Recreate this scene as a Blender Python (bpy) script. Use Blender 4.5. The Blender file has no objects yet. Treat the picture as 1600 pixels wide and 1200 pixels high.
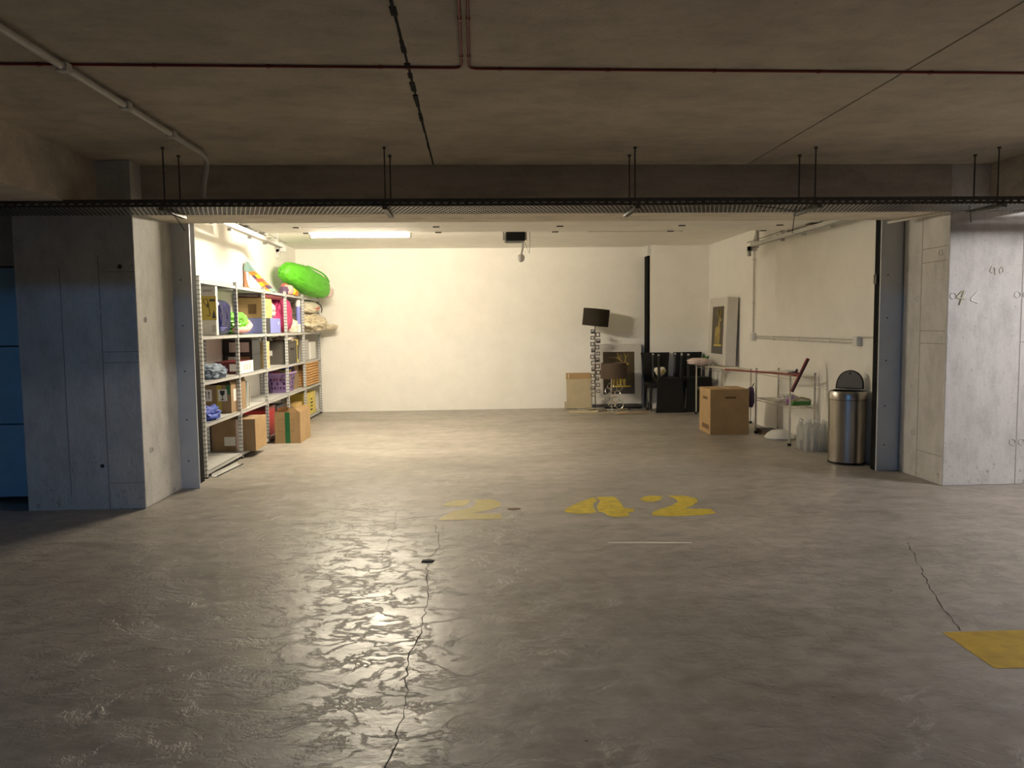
import bpy, bmesh, math, random
from mathutils import Vector, Matrix, noise
random.seed(7)
S = bpy.context.scene
C = S.collection
PI = math.pi

# ------------------------------------------------------------------ camera
cd = bpy.data.cameras.new('camera'); cam = bpy.data.objects.new('camera', cd); C.objects.link(cam)
cd.sensor_width = 36; cd.lens = 27; cd.clip_start = .02; cd.clip_end = 200
rt = Vector((0.99875068, -0.04860815, -0.01158968)); dn = Vector((-0.01523944, -0.07540025, -0.99703689)); fw = Vector((0.04759025, 0.99596790, -0.07604681))
cam.matrix_world = Matrix(((rt.x, -dn.x, -fw.x, 0), (rt.y, -dn.y, -fw.y, 0), (rt.z, -dn.z, -fw.z, 1.42), (0, 0, 0, 1)))
S.camera = cam

# ------------------------------------------------------------------ world, exposure
w = bpy.data.worlds.new('world'); S.world = w; w.use_nodes = True
bg = w.node_tree.nodes['Background']; bg.inputs[0].default_value = (.80, .80, .86, 1); bg.inputs[1].default_value = .025
S.view_settings.view_transform = 'Standard'; S.view_settings.look = 'None'
S.view_settings.exposure = 0.0; S.view_settings.gamma = 1.0; S.view_settings.use_curve_mapping = False
TUBE_GARAGE = 840.0     # emission of the lit tube in the garage
TUBE_RIGHT = 720.0      # cool lane tube to the right of the frame
TUBE_ADDED = 560.0       # added, unseen blue tube behind the camera, standing in for daylight

# ------------------------------------------------------------------ materials
MATS = {}
def mat(name, col=(.5, .5, .5), rough=.6, metal=0, var=0, scale=8, bump=0, bscale=40, stretch=(1, 1, 1), emit=None, col2=None, spec=.5, coat=0, trans=0):
    if name in MATS: return MATS[name]
    m = bpy.data.materials.new(name); m.use_nodes = True
    nt = m.node_tree; b = nt.nodes['Principled BSDF']
    b.inputs['Base Color'].default_value = (*col, 1); b.inputs['Roughness'].default_value = rough; b.inputs['Metallic'].default_value = metal
    b.inputs['Specular IOR Level'].default_value = spec; b.inputs['Coat Weight'].default_value = coat
    if trans: b.inputs['Transmission Weight'].default_value = trans
    if emit: b.inputs['Emission Color'].default_value = (*emit[0], 1); b.inputs['Emission Strength'].default_value = emit[1]
    if var or bump:
        tc = nt.nodes.new('ShaderNodeTexCoord'); mp = nt.nodes.new('ShaderNodeMapping'); mp.inputs['Scale'].default_value = stretch
        nt.links.new(tc.outputs['Object'], mp.inputs['Vector'])
    if var:
        n = nt.nodes.new('ShaderNodeTexNoise'); n.inputs['Scale'].default_value = scale; n.inputs['Detail'].default_value = 6; n.inputs['Roughness'].default_value = .62
        nt.links.new(mp.outputs[0], n.inputs['Vector'])
        r = nt.nodes.new('ShaderNodeValToRGB'); e = r.color_ramp.elements
        e[0].position = .3; e[1].position = .72
        c2 = col2 or tuple(min(1, c * (1 + var)) for c in col)
        e[0].color = (*[c * (1 - var) for c in col], 1); e[1].color = (*c2, 1)
        nt.links.new(n.outputs['Fac'], r.inputs[0]); nt.links.new(r.outputs[0], b.inputs['Base Color'])
    if bump:
        n2 = nt.nodes.new('ShaderNodeTexNoise'); n2.inputs['Scale'].default_value = bscale; n2.inputs['Detail'].default_value = 5
        nt.links.new(mp.outputs[0], n2.inputs['Vector'])
        bp = nt.nodes.new('ShaderNodeBump'); bp.inputs['Strength'].default_value = bump; bp.inputs['Distance'].default_value = .02
        nt.links.new(n2.outputs['Fac'], bp.inputs['Height']); nt.links.new(bp.outputs[0], b.inputs['Normal'])
    MATS[name] = m; return m

def floor_mat():
    m = bpy.data.materials.new('polished_concrete_floor'); m.use_nodes = True; nt = m.node_tree; L = nt.links; b = nt.nodes['Principled BSDF']
    tc = nt.nodes.new('ShaderNodeTexCoord')
    def nz(scale, det, st=(1, 1, 1), rough=.6, dist=0):
        mp = nt.nodes.new('ShaderNodeMapping'); mp.inputs['Scale'].default_value = st; L.new(tc.outputs['Object'], mp.inputs['Vector'])
        n = nt.nodes.new('ShaderNodeTexNoise'); n.inputs['Scale'].default_value = scale; n.inputs['Detail'].default_value = det; n.inputs['Roughness'].default_value = rough; n.inputs['Distortion'].default_value = dist
        L.new(mp.outputs[0], n.inputs['Vector']); return n.outputs['Fac']
    def ramp(src, p0, c0, p1, c1):
        r = nt.nodes.new('ShaderNodeValToRGB'); e = r.color_ramp.elements; e[0].position = p0; e[1].position = p1; e[0].color = (*c0, 1); e[1].color = (*c1, 1)
        L.new(src, r.inputs[0]); return r.outputs[0]
    def mul(a, c, fac=1):
        x = nt.nodes.new('ShaderNodeMixRGB'); x.blend_type = 'MULTIPLY'; x.inputs[0].default_value = fac; L.new(a, x.inputs[1]); L.new(c, x.inputs[2]); return x.outputs[0]
    def math_(op, a, v):
        x = nt.nodes.new('ShaderNodeMath'); x.operation = op
        L.new(a, x.inputs[0])
        if isinstance(v, float): x.inputs[1].default_value = v
        else: L.new(v, x.inputs[1])
        return x.outputs[0]
    base = ramp(nz(.9, 8, (.7, 1.2, 1)), .3, (.275, .247, .213), .7, (.44, .405, .36))
    fine = ramp(nz(9, 6, (.75, 1, 1)), .32, (.72, .71, .69), .62, (1, 1, 1))
    speck = ramp(nz(26, 3, (.7, 1, 1), .55), .70, (1, 1, 1), .76, (.32, .29, .26))
    stain = ramp(nz(1.7, 5, (.6, 1.3, 1), .55, .6), .60, (1, 1, 1), .78, (.60, .55, .48))
    L.new(mul(mul(mul(base, fine), speck, .8), stain, .8), b.inputs['Base Color'])
    # worn patch where the trowelled skin has flaked, along the drive line
    L.new(ramp(nz(3.2, 6, (.6, 1, 1)), .35, (.30,) * 3, .7, (.46,) * 3), b.inputs['Roughness'])
    b.inputs['Specular IOR Level'].default_value = .37
    h1 = nz(1.1, 3); h2 = nz(6, 6, (.8, 1, 1), .62, .3); h3 = nz(45, 4, (.6, 1, 1))
    flake = ramp(nz(5, 8, (.75, 1, 1), .72, .4), .47, (0,) * 3, .53, (1,) * 3)
    h = math_('ADD', math_('MULTIPLY', h2, .8), math_('ADD', math_('MULTIPLY', h3, .14), math_('MULTIPLY', flake, .42)))
    bp = nt.nodes.new('ShaderNodeBump'); bp.inputs['Strength'].default_value = .5; bp.inputs['Distance'].default_value = .010
    L.new(h, bp.inputs['Height']); L.new(bp.outputs[0], b.inputs['Normal'])
    return m

def concrete(name, col, var=.18, streak=False, rough=.85):
    m = bpy.data.materials.new(name); m.use_nodes = True; nt = m.node_tree; L = nt.links; b = nt.nodes['Principled BSDF']
    tc = nt.nodes.new('ShaderNodeTexCoord')
    def nz(scale, det, st):
        mp = nt.nodes.new('ShaderNodeMapping'); mp.inputs['Scale'].default_value = st; L.new(tc.outputs['Object'], mp.inputs['Vector'])
        n = nt.nodes.new('ShaderNodeTexNoise'); n.inputs['Scale'].default_value = scale; n.inputs['Detail'].default_value = det; n.inputs['Roughness'].default_value = .65
        L.new(mp.outputs[0], n.inputs['Vector']); return n.outputs['Fac']
    def ramp(src, p0, c0, p1, c1):
        r = nt.nodes.new('ShaderNodeValToRGB'); e = r.color_ramp.elements; e[0].position = p0; e[1].position = p1; e[0].color = (*c0, 1); e[1].color = (*c1, 1)
        L.new(src, r.inputs[0]); return r.outputs[0]
    def mul(a, c, f):
        x = nt.nodes.new('ShaderNodeMixRGB'); x.blend_type = 'MULTIPLY'; x.inputs[0].default_value = f; L.new(a, x.inputs[1]); L.new(c, x.inputs[2]); return x.outputs[0]
    st = (1, 1, .25) if streak == 'v' else ((.22, 1, 1.6) if streak == 'h' else (1, 1, 1))
    a = ramp(nz(2.2, 8, st), .28, tuple(c * (1 - var) for c in col), .72, tuple(min(1, c * (1 + var)) for c in col))
    f = ramp(nz(38, 3, (1, 1, 1)), .22, (.55,) * 3, .42, (1,) * 3)
    g2 = ramp(nz(6.5, 7, (1, 1, .6) if streak == 'v' else (.6, 1, 1)), .30, (.74,) * 3, .55, (1,) * 3)
    pit = ramp(nz(75, 2, (1, 1, 1)), .26, (.30,) * 3, .33, (1,) * 3)
    col_out = mul(mul(mul(a, f, .5), g2, .8), pit, .9)
    if streak == 'v':     # chipped, scuffed foot with ragged outline
        sp = nt.nodes.new('ShaderNodeSeparateXYZ'); L.new(tc.outputs['Object'], sp.inputs[0])
        mr = nt.nodes.new('ShaderNodeMapRange'); mr.inputs[1].default_value = .0; mr.inputs[2].default_value = .6; mr.inputs[3].default_value = .09; mr.inputs[4].default_value = 0; L.new(sp.outputs[2], mr.inputs[0])
        ad = nt.nodes.new('ShaderNodeMath'); ad.operation = 'ADD'; L.new(nz(24, 6, (1, 1, .8)), ad.inputs[0]); L.new(mr.outputs[0], ad.inputs[1])
        col_out = mul(col_out, ramp(ad.outputs[0], .66, (1,) * 3, .74, (.55, .52, .48)), .8)
    L.new(col_out, b.inputs['Base Color']); b.inputs['Roughness'].default_value = rough
    bp = nt.nodes.new('ShaderNodeBump'); bp.inputs['Strength'].default_value = .35; bp.inputs['Distance'].default_value = .008
    L.new(nz(22, 6, st), bp.inputs['Height']); L.new(bp.outputs[0], b.inputs['Normal'])
    return m

def slotted(name, col, dark, freq, metal=.7):
    m = bpy.data.materials.new(name); m.use_nodes = True; nt = m.node_tree; L = nt.links; b = nt.nodes['Principled BSDF']
    tc = nt.nodes.new('ShaderNodeTexCoord'); sx = nt.nodes.new('ShaderNodeSeparateXYZ'); L.new(tc.outputs['Object'], sx.inputs[0])
    x = nt.nodes.new('ShaderNodeMath'); x.operation = 'MULTIPLY'; x.inputs[1].default_value = freq; L.new(sx.outputs[2], x.inputs[0])
    y = nt.nodes.new('ShaderNodeMath'); y.operation = 'FRACT'; L.new(x.outputs[0], y.inputs[0])
    z = nt.nodes.new('ShaderNodeMath'); z.operation = 'GREATER_THAN'; z.inputs[1].default_value = .72; L.new(y.outputs[0], z.inputs[0])
    mx = nt.nodes.new('ShaderNodeMixRGB'); mx.inputs[1].default_value = (*col, 1); mx.inputs[2].default_value = (*dark, 1); L.new(z.outputs[0], mx.inputs[0])
    L.new(mx.outputs[0], b.inputs['Base Color']); b.inputs['Metallic'].default_value = metal; b.inputs['Roughness'].default_value = .5
    MATS[name] = m; return m

FLOOR = floor_mat()
CEIL = concrete('slab_concrete', (.54, .475, .375), .16)
BEAM = concrete('beam_concrete', (.58, .515, .42), .25, 'h')
BEAMD = concrete('shaded_beam_concrete', (.44, .39, .335), .3, 'h')  # front face painted darker as shade; lintel body lightened for its dim underside
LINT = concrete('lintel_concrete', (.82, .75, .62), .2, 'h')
COL = concrete('column_concrete', (.66, .64, .615), .13, 'v')
COLB = concrete('column_concrete_grey', (.60, .59, .56), .12, 'v')
PLASTER = mat('white_plaster', (.905, .88, .82), .9, var=.035, scale=3, bump=.18, bscale=30)
GCEIL = mat('garage_ceiling_paint', (.92, .89, .82), .9, var=.05, scale=3, bump=.15, bscale=25)
DARK = mat('dark_gap', (.02, .018, .016), .95)
JAMB = mat('grey_jamb_paint', (.56, .585, .62), .5, var=.06, scale=6)
BLACKR = mat('black_rubber', (.005, .005, .006), .8, spec=.15)
TEAL = mat('blue_door_paint', (.36, .58, .72), .5, var=.1, scale=5)
YEL = mat('yellow_floor_paint', (.56, .42, .03), .6, var=.3, scale=14, bump=.2, bscale=60)
YELF = mat('faded_yellow_floor_paint', (.55, .44, .10), .55, var=.2, scale=18, col2=(.50, .43, .18), bump=.2, bscale=60)
YELR = mat('ochre_floor_paint', (.50, .33, .02), .6, var=.22, scale=10)
SEAM = mat('formwork_seam', (.33, .31, .28), .9)
CRACK = mat('crack_dark', (.055, .05, .045), .95)
CHALKW = mat('white_chalk', (.95, .94, .92), .95)
CHALKY = mat('yellow_chalk', (.62, .60, .44), .95)
CHALKF = mat('faint_chalk', (.62, .585, .50), .95)
SCUFF = mat('pale_scuff', (.68, .66, .58), .8)
RED = mat('red_conduit_paint', (.20, .022, .018), .45)
WPIPE = mat('white_pvc', (.62, .59, .53), .45)
STEELD = mat('dark_galvanised', (.10, .095, .09), .5, .6, var=.2, scale=30)
GALV = mat('galvanised', (.55, .55, .53), .42, .75, var=.12, scale=30)
SHELFM = mat('shelf_grey_steel', (.58, .58, .56), .45, .25, var=.06, scale=10)
POSTM = slotted('slotted_post', (.62, .63, .63), (.27, .27, .27), 24, .4)
CARD = mat('cardboard', (.44, .29, .14), .85, var=.12, scale=5, bump=.1, bscale=60)
CARDD = mat('cardboard_dark', (.30, .20, .11), .85, var=.12, scale=5, bump=.1, bscale=60)
CARDY = mat('cardboard_yellow', (.60, .40, .15), .85, var=.1, scale=5)
CARDF = mat('cardboard_pale', (.50, .42, .28), .85, var=.1, scale=5)
TAPEG = mat('green_tape', (.02, .16, .05), .3)
TAPEB = mat('brown_tape', (.34, .22, .09), .3)
TAPEY = mat('yellow_tape', (.45, .36, .05), .35)
WHITE = mat('white_paper', (.80, .79, .76), .7)
INK = mat('print_ink', (.03, .03, .03), .7)
INKB = mat('brown_ink', (.16, .09, .04), .8)
CHROME = mat('chrome', (.72, .70, .66), .18, 1)
BRUSH = mat('brushed_steel', (.42, .39, .35), .30, 1, var=.05, scale=3, bump=.05, bscale=8, stretch=(1, 1, 60))
BLACK = mat('black_leather', (.008, .0075, .007), .55, spec=.25, bump=.1, bscale=120)
BLACKP = mat('black_plastic', (.011, .011, .012), .45, spec=.35)
GREYP = mat('grey_plastic', (.20, .19, .18), .5)
WPLAST = mat('white_plastic', (.74, .73, .70), .4)
SHADEB = mat('brown_lampshade', (.050, .040, .024), .8, var=.1, scale=60)
SHADEL = mat('taupe_lampshade', (.17, .12, .085), .8, var=.08, scale=60)
CANVAS = mat('poster_white', (.66, .63, .58), .35, var=.05, scale=8, bump=.25, bscale=7)
PRINT = mat('poster_brown', (.075, .055, .028), .4, var=.2, scale=6)
PRINTG = mat('poster_grey_band', (.085, .075, .072), .4)
GOLD = mat('poster_gold', (.36, .27, .06), .45, var=.35, scale=16)
GOLDB = mat('poster_gold_bright', (.55, .42, .05), .45, var=.2, scale=16)
REDP = mat('red_plastic', (.22, .018, .016), .4)
GREENP = mat('green_plastic', (.05, .22, .03), .4)
PURP = mat('purple_plastic', (.45, .30, .62), .4)
VIOL = mat('purple_trinket', (.30, .10, .36), .4)
LIME = mat('lime_fabric', (.10, .46, .02), .55, var=.12, scale=6, bump=.2, bscale=20)
LIME2 = mat('lime_bag_plastic', (.13, .46, .04), .35, var=.15, scale=8, bump=.25, bscale=15)
PINK = mat('pink_foam', (.78, .38, .34), .6)
MAG = mat('magenta_fabric', (.58, .045, .17), .6, var=.15, scale=6, bump=.2, bscale=20)
NAVY = mat('navy_plastic', (.010, .012, .085), .25, spec=.12, var=.3, scale=8, bump=.35, bscale=10)
CREAM = mat('cream_sack', (.74, .68, .55), .6, var=.08, scale=8, bump=.15, bscale=12)
BEIGE = mat('beige_sack', (.64, .56, .41), .55, var=.12, scale=8, bump=.2, bscale=14)
PLAID = mat('plaid_blue_cloth', (.10, .15, .25), .8, var=.85, scale=30, col2=(.30, .38, .50), stretch=(1, .3, 2))
ROYAL = mat('royal_blue_cloth', (.06, .10, .42), .7, var=.3, scale=8)
DRED = mat('dark_red_card', (.13, .012, .018), .5, var=.1)
REDC = mat('red_card', (.42, .02, .022), .5, var=.1)
LAVB = mat('lavender_blue_card', (.22, .24, .60), .5)
GREYB = mat('dark_grey_fabric', (.07, .062, .052), .7, var=.1, scale=30)
GREYL = mat('light_grey_board', (.52, .50, .48), .6)
WICK = mat('wicker', (.52, .30, .12), .7, var=.3, scale=40)
BLUEM = mat('light_blue_paper', (.32, .52, .62), .5)
YELB = mat('yellow_card', (.66, .52, .10), .5)
YELC = mat('bright_yellow_label', (.75, .62, .02), .45)
ORANGE = mat('orange_cloth', (.75, .22, .03), .6)
CORAL = mat('coral_cloth', (.62, .10, .08), .6)
TERR = mat('terracotta_cloth', (.55, .24, .13), .7)
AQUA = mat('grey_teal_cloth', (.20, .33, .32), .6)
PLUM = mat('plum_cloth', (.09, .05, .10), .6)
PALEP = mat('pale_pink_cloth', (.62, .50, .46), .8, var=.15, scale=12)
STRIPE = mat('tan_striped_card', (.62, .46, .22), .7, var=.25, scale=6, stretch=(1, 1, 6))
BULBOFF = mat('diffuser_off', (.62, .59, .52), .35)
LIT = mat('lit_tube', (1, 1, 1), .5, emit=((1, .88, .675), TUBE_GARAGE))
LITC = mat('lit_cool_tube', (1, 1, 1), .5, emit=((1, .955, .95), TUBE_RIGHT))
LITB = mat('added_blue_tube', (1, 1, 1), .5, emit=((.13, .46, 1), TUBE_ADDED))
def bottle_mat():
    m = bpy.data.materials.new('clear_bottle'); m.use_nodes = True; nt = m.node_tree; L = nt.links
    b = nt.nodes['Principled BSDF']; b.inputs['Base Color'].default_value = (.86, .85, .82, 1); b.inputs['Roughness'].default_value = .12
    t = nt.nodes.new('ShaderNodeBsdfTransparent'); t.inputs[0].default_value = (.97, .97, .96, 1)
    lw = nt.nodes.new('ShaderNodeFresnel'); lw.inputs[0].default_value = 1.5
    a = nt.nodes.new('ShaderNodeMath'); a.operation = 'MULTIPLY_ADD'; a.inputs[1].default_value = 1.6; a.inputs[2].default_value = .20; L.new(lw.outputs[0], a.inputs[0])
    mx = nt.nodes.new('ShaderNodeMixShader'); L.new(a.outputs[0], mx.inputs[0]); L.new(t.outputs[0], mx.inputs[1]); L.new(b.outputs[0], mx.inputs[2])
    L.new(mx.outputs[0], nt.nodes['Material Output'].inputs[0]); return m
CLEAR = bottle_mat()

# ------------------------------------------------------------------ mesh helpers
def nb(): return bmesh.new()
def box(bm, x0, x1, y0, y1, z0, z1, bev=0):
    b = bm if not bev else bmesh.new()
    v = [b.verts.new((x, y, z)) for z in (z0, z1) for y in (y0, y1) for x in (x0, x1)]
    for f in ((0, 2, 3, 1), (4, 5, 7, 6), (0, 1, 5, 4), (2, 6, 7, 3), (0, 4, 6, 2), (1, 3, 7, 5)): b.faces.new([v[i] for i in f])
    if bev:
        bmesh.ops.bevel(b, geom=b.edges[:], offset=bev, segments=2, affect='EDGES', profile=.5)
        me = bpy.data.meshes.new('t'); b.to_mesh(me); b.free(); bm.from_mesh(me); bpy.data.meshes.remove(me)
    return bm
def tube(bm, pts, r, n=8, caps=True, closed=False):
    pts = [Vector(p) for p in pts]; rings = []; N = len(pts)
    prev = None
    for i, p in enumerate(pts):
        if closed: d = pts[(i + 1) % N] - pts[i - 1]
        else: d = pts[min(i + 1, N - 1)] - pts[max(i - 1, 0)]
        d.normalize()
        if prev is None:
            up = Vector((0, 0, 1)) if abs(d.z) < .9 else Vector((1, 0, 0)); a = d.cross(up).normalized()
        else: a = (prev - d * prev.dot(d)).normalized()
        prev = a; b2 = d.cross(a)
        rr = r[i] if isinstance(r, (list, tuple)) else r
        rings.append([bm.verts.new(p + a * (rr * math.cos(2 * PI * k / n)) + b2 * (rr * math.sin(2 * PI * k / n))) for k in range(n)])
    M = N if closed else N - 1
    for i in range(M):
        A = rings[i]; B = rings[(i + 1) % N]
        for k in range(n): bm.faces.new((A[k], A[(k + 1) % n], B[(k + 1) % n], B[k]))
    if caps and not closed:
        bm.faces.new(rings[0][::-1]); bm.faces.new(rings[-1])
    return bm
def lathe(bm, prof, n=24, cx=0, cy=0, capb=True, capt=True):
    rings = [[bm.verts.new((cx + r * math.cos(2 * PI * k / n), cy + r * math.sin(2 * PI * k / n), z)) for k in range(n)] for r, z in prof]
    for A, B in zip(rings, rings[1:]):
        for k in range(n): bm.faces.new((A[k], A[(k + 1) % n], B[(k + 1) % n], B[k]))
    if capb: bm.faces.new(rings[0][::-1])
    if capt: bm.faces.new(rings[-1])
    return bm
def prism(bm, poly, f0, f1):
    """poly in 2D; f0/f1 map (u,v) to the two faces"""
    a = [bm.verts.new(f0(u, v)) for u, v in poly]; b = [bm.verts.new(f1(u, v)) for u, v in poly]
    n = len(poly); bm.faces.new(a[::-1]); bm.faces.new(b)
    for i in range(n): bm.faces.new((a[i], a[(i + 1) % n], b[(i + 1) % n], b[i]))
    return bm
def blob(bm, c, r, seed=0, amp=.12, freq=2.2, p=2.4, sub=4, flat=None, ridge=.0, taper=0):
    b = bmesh.new(); bmesh.ops.create_icosphere(b, subdivisions=sub, radius=1)
    off = Vector((seed * 7.3, seed * 3.1, seed * 1.7))
    for v in b.verts:
        d = v.co.normalized(); k = (abs(d.x) ** p + abs(d.y) ** p + abs(d.z) ** p) ** (-1 / p)
        s = 1 + amp * noise.noise(d * freq + off) + .5 * amp * noise.noise(d * freq * 2.7 + off)
        if ridge: s -= ridge * abs(noise.noise(Vector((d.x * 3, d.y * 3, d.z * 2)) * freq * .9 + off)) ** .6 - ridge * .3
        q = d * k * s
        if taper: q.x *= 1 + taper * q.z; q.y *= 1 + taper * q.z
        x, y, z = c[0] + q.x * r[0], c[1] + q.y * r[1], c[2] + q.z * r[2]
        if flat is not None: z = max(z, flat)
        v.co = (x, y, z)
    me = bpy.data.meshes.new('t'); b.to_mesh(me); b.free(); bm.from_mesh(me); bpy.data.meshes.remove(me)
    return bm
def obj(name, bm, m, parent=None, smooth=False, loc=None):
    bmesh.ops.recalc_face_normals(bm, faces=bm.faces[:])
    me = bpy.data.meshes.new(name); bm.to_mesh(me); bm.free()
    if smooth:
        for p in me.polygons: p.use_smooth = True
        me.set_sharp_from_angle(angle=math.radians(40))
    me.materials.append(m)
    o = bpy.data.objects.new(name, me); C.objects.link(o)
    if loc: o.location = loc
    if parent: o.parent = parent
    return o
def tag(o, label, cat=None, group=None, kind=None):
    if label: o['label'] = label
    if cat: o['category'] = cat
    if group: o['group'] = group
    if kind: o['kind'] = kind
    return o
def thing(name, label, cat, loc=(0, 0, 0), rot=(0, 0, 0), group=None):
    o = bpy.data.objects.new(name, None); C.objects.link(o); o.location = loc; o.rotation_euler = rot; o.empty_display_size = .05
    return tag(o, label, cat, group)
def struct(name, bm, m, label=None, smooth=False): return tag(obj(name, bm, m, smooth=smooth), label, kind='structure')
def lbl(o, s): o['label'] = s; return o
def bx(name, dims, m, parent, bev=0): return obj(name, box(nb(), *dims, bev=bev), m, parent)
def copy_tree(o, parent=None):
    c = o.copy(); C.objects.link(c)
    if parent: c.parent = parent
    for ch in list(o.children): copy_tree(ch, c)
    return c

# ================================================================== the setting
HC = 2.72
XL, XR, YB = -2.95, 3.93, 13.02
bm = nb(); bmesh.ops.create_grid(bm, x_segments=1, y_segments=1, size=.5)
for v in bm.verts: v.co = (1.0 + v.co.x * 22, 2.6 + v.co.y * 22, 0)
floor = struct('floor', bm, FLOOR, 'worn polished grey concrete floor')
def flat(name, polys, m, label=None, z=.0012):
    bm = nb()
    for poly in polys: bm.faces.new([bm.verts.new((x, y, z)) for x, y in poly])
    o = obj(name, bm, m, floor)
    if label: o['label'] = label
    return o
a1 = [(-0.283, 6.031), (-0.245, 6.135), (-0.173, 6.214), (-0.052, 6.22), (-0.074, 6.077), (-0.111, 5.99), (-0.196, 5.99)]
a2 = [(-0.02, 6.216), (0.121, 6.202), (0.19, 6.092), (0.182, 5.953), (0.095, 5.843), (0.02, 5.789), (-0.031, 5.756), (0.183, 5.713), (0.177, 5.554), (-0.289, 5.563), (-0.259, 5.681), (-0.191, 5.824), (-0.109, 5.878), (-0.039, 5.95), (-0.007, 6.07)]
f1 = [(0.658, 5.727), (0.69, 5.84), (0.785, 5.992), (0.905, 6.151), (0.961, 6.207), (0.973, 6.083), (0.922, 5.979), (0.903, 5.859), (0.903, 5.696), (0.85, 5.657), (0.741, 5.659)]
f2 = [(0.981, 6.205), (1.133, 6.207), (1.143, 5.999), (1.135, 5.812), (1.21, 5.766), (1.182, 5.677), (1.133, 5.659), (1.129, 5.55), (1.009, 5.532), (0.965, 5.587), (0.961, 5.668), (0.92, 5.71), (0.931, 5.872), (0.987, 6.048)]
b1 = [(1.318, 6.092), (1.377, 6.183), (1.454, 6.211), (1.526, 6.177), (1.489, 6.066), (1.412, 5.989), (1.338, 6.005)]
b2 = [(1.569, 6.19), (1.708, 6.185), (1.778, 6.081), (1.757, 5.955), (1.68, 5.839), (1.585, 5.738), (1.785, 5.718), (1.788, 5.582), (1.674, 5.534), (1.436, 5.52), (1.292, 5.556), (1.326, 5.663), (1.401, 5.748), (1.509, 5.84), (1.601, 5.97), (1.61, 6.08)]
flat('painted_numeral', [a1, a2], YELF, 'faded yellow stencilled numeral 2')
flat('painted_numeral', [f1, f2], YEL, 'yellow stencilled numeral 4')
flat('painted_numeral', [b1, b2], YEL, 'yellow stencilled numeral 2 beside the 4')
flat('painted_marking', [[(2.10, 2.94), (3.5, 2.90), (3.5, 3.30), (2.11, 3.31)]], YELR, 'ochre yellow painted bar on the floor')
flat('chalk_line', [[(.85, 4.868), (1.12, 4.838), (1.39, 4.818), (1.39, 4.842), (1.12, 4.872), (.85, 4.892)]], SCUFF)
def crack(pts, wd, jit=.012, seed=1):
    rnd = random.Random(seed); P = []
    for (x0, y0), (x1, y1) in zip(pts, pts[1:]):
        n = max(2, int(math.hypot(x1 - x0, y1 - y0) / .05))
        for i in range(n): P.append((x0 + (x1 - x0) * i / n + rnd.uniform(-jit, jit), y0 + (y1 - y0) * i / n + rnd.uniform(-jit, jit)))
    P.append(pts[-1]); bm = nb(); prev = None
    for i, (x, y) in enumerate(P):
        j = min(i, len(P) - 2); dx, dy = P[j + 1][0] - P[j][0], P[j + 1][1] - P[j][1]; l = math.hypot(dx, dy) or 1
        ww = wd * rnd.uniform(.3, 1.2)
        cur = (bm.verts.new((x - dy / l * ww, y + dx / l * ww, .0009)), bm.verts.new((x + dy / l * ww, y - dx / l * ww, .0009)))
        if prev: bm.faces.new((prev[0], prev[1], cur[1], cur[0]))
        prev = cur
    obj('floor_crack', bm, CRACK, floor)
crack([(-.30, 5.45), (-.25, 4.88), (-.31, 4.6), (-.27, 3.9), (-.268, 3.556), (-.305, 3.27), (-.285, 2.82), (-.30, 2.4), (-.31, 1.6)], .0026, .012, 3)
crack([(-1.33, 5.57), (-.863, 5.53), (-.4, 5.68), (-.029, 5.83), (.16, 5.90)], .003, .006, 4)
crack([(2.75, 4.7), (2.36, 3.777), (2.205, 3.327)], .003, .008, 5)
crack([(-.62, 5.9), (-.58, 5.2), (-.60, 4.7)], .0016, .012, 6)

# outer ceiling: slabs with open joints
ceil = struct('ceiling', box(nb(), -9, 11, -8, 6.9, HC + .21, HC + .25), DARK, 'concrete slab ceiling of the parking level')
for x0, x1 in ((-9, -.318), (-.306, 2.262), (2.276, 11)):
    obj('ceiling_slab', box(nb(), x0, x1, -8, 6.9, HC, HC + .2), CEIL, ceil)
bm = nb(); rnd = random.Random(11)
for i in range(60):      # torn foam filler along the left joint
    y = 6.3 - i * .075; s = .004 + .012 * rnd.random() * min(1, i / 25)
    box(bm, -.312 - s, -.312 + s * .8, y - .05, y + .03, HC - .002 - .006 * rnd.random(), HC + .02)
obj('joint_filler', bm, DARK, ceil)
# garage box
struct('ceiling', box(nb(), XL - .2, XR + .2, 6.9, YB + .2, HC, HC + .2), GCEIL, 'pale painted ceiling inside the garage')
struct('wall_left', box(nb(), XL - .2, XL, 6.95, YB + .2, 0, HC), PLASTER, 'white plaster side wall behind the shelving')
struct('wall_right', box(nb(), XR, XR + .2, 7.07, YB + .2, 0, HC), PLASTER, 'white plaster side wall behind the steel bin')
struct('wall_back', box(nb(), XL, XR, YB, YB + .2, 0, HC), PLASTER, 'white plaster back wall of the garage')
struct('wall_pier', box(nb(), 2.93, XR, YB - .25, YB, 0, HC), PLASTER, 'shallow plaster pier at the right end of the back wall')
# lintel beam and the beams along the lane
LZ = 2.337
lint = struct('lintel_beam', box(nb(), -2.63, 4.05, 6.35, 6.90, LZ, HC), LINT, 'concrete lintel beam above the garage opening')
obj('front_face', box(nb(), -2.63, 4.0, 6.342, 6.351, LZ, HC), BEAMD, lint)  # thin panel carrying the painted shade of the lintel front
struct('ceiling_beam', box(nb(), -3.6, -2.89, -8, 6.15, 2.335, HC), BEAM, 'concrete ceiling beam on the left running to the camera side')
struct('ceiling_beam', box(nb(), 4.33, 4.95, -8, 6.33, 2.375, HC), BEAM, 'concrete ceiling beam on the right running to the camera side')
struct('ceiling_beam', box(nb(), -9, 11, -2.6, -2.1, 2.38, HC), BEAM, 'concrete cross beam over the lane behind the viewpoint')

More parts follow.
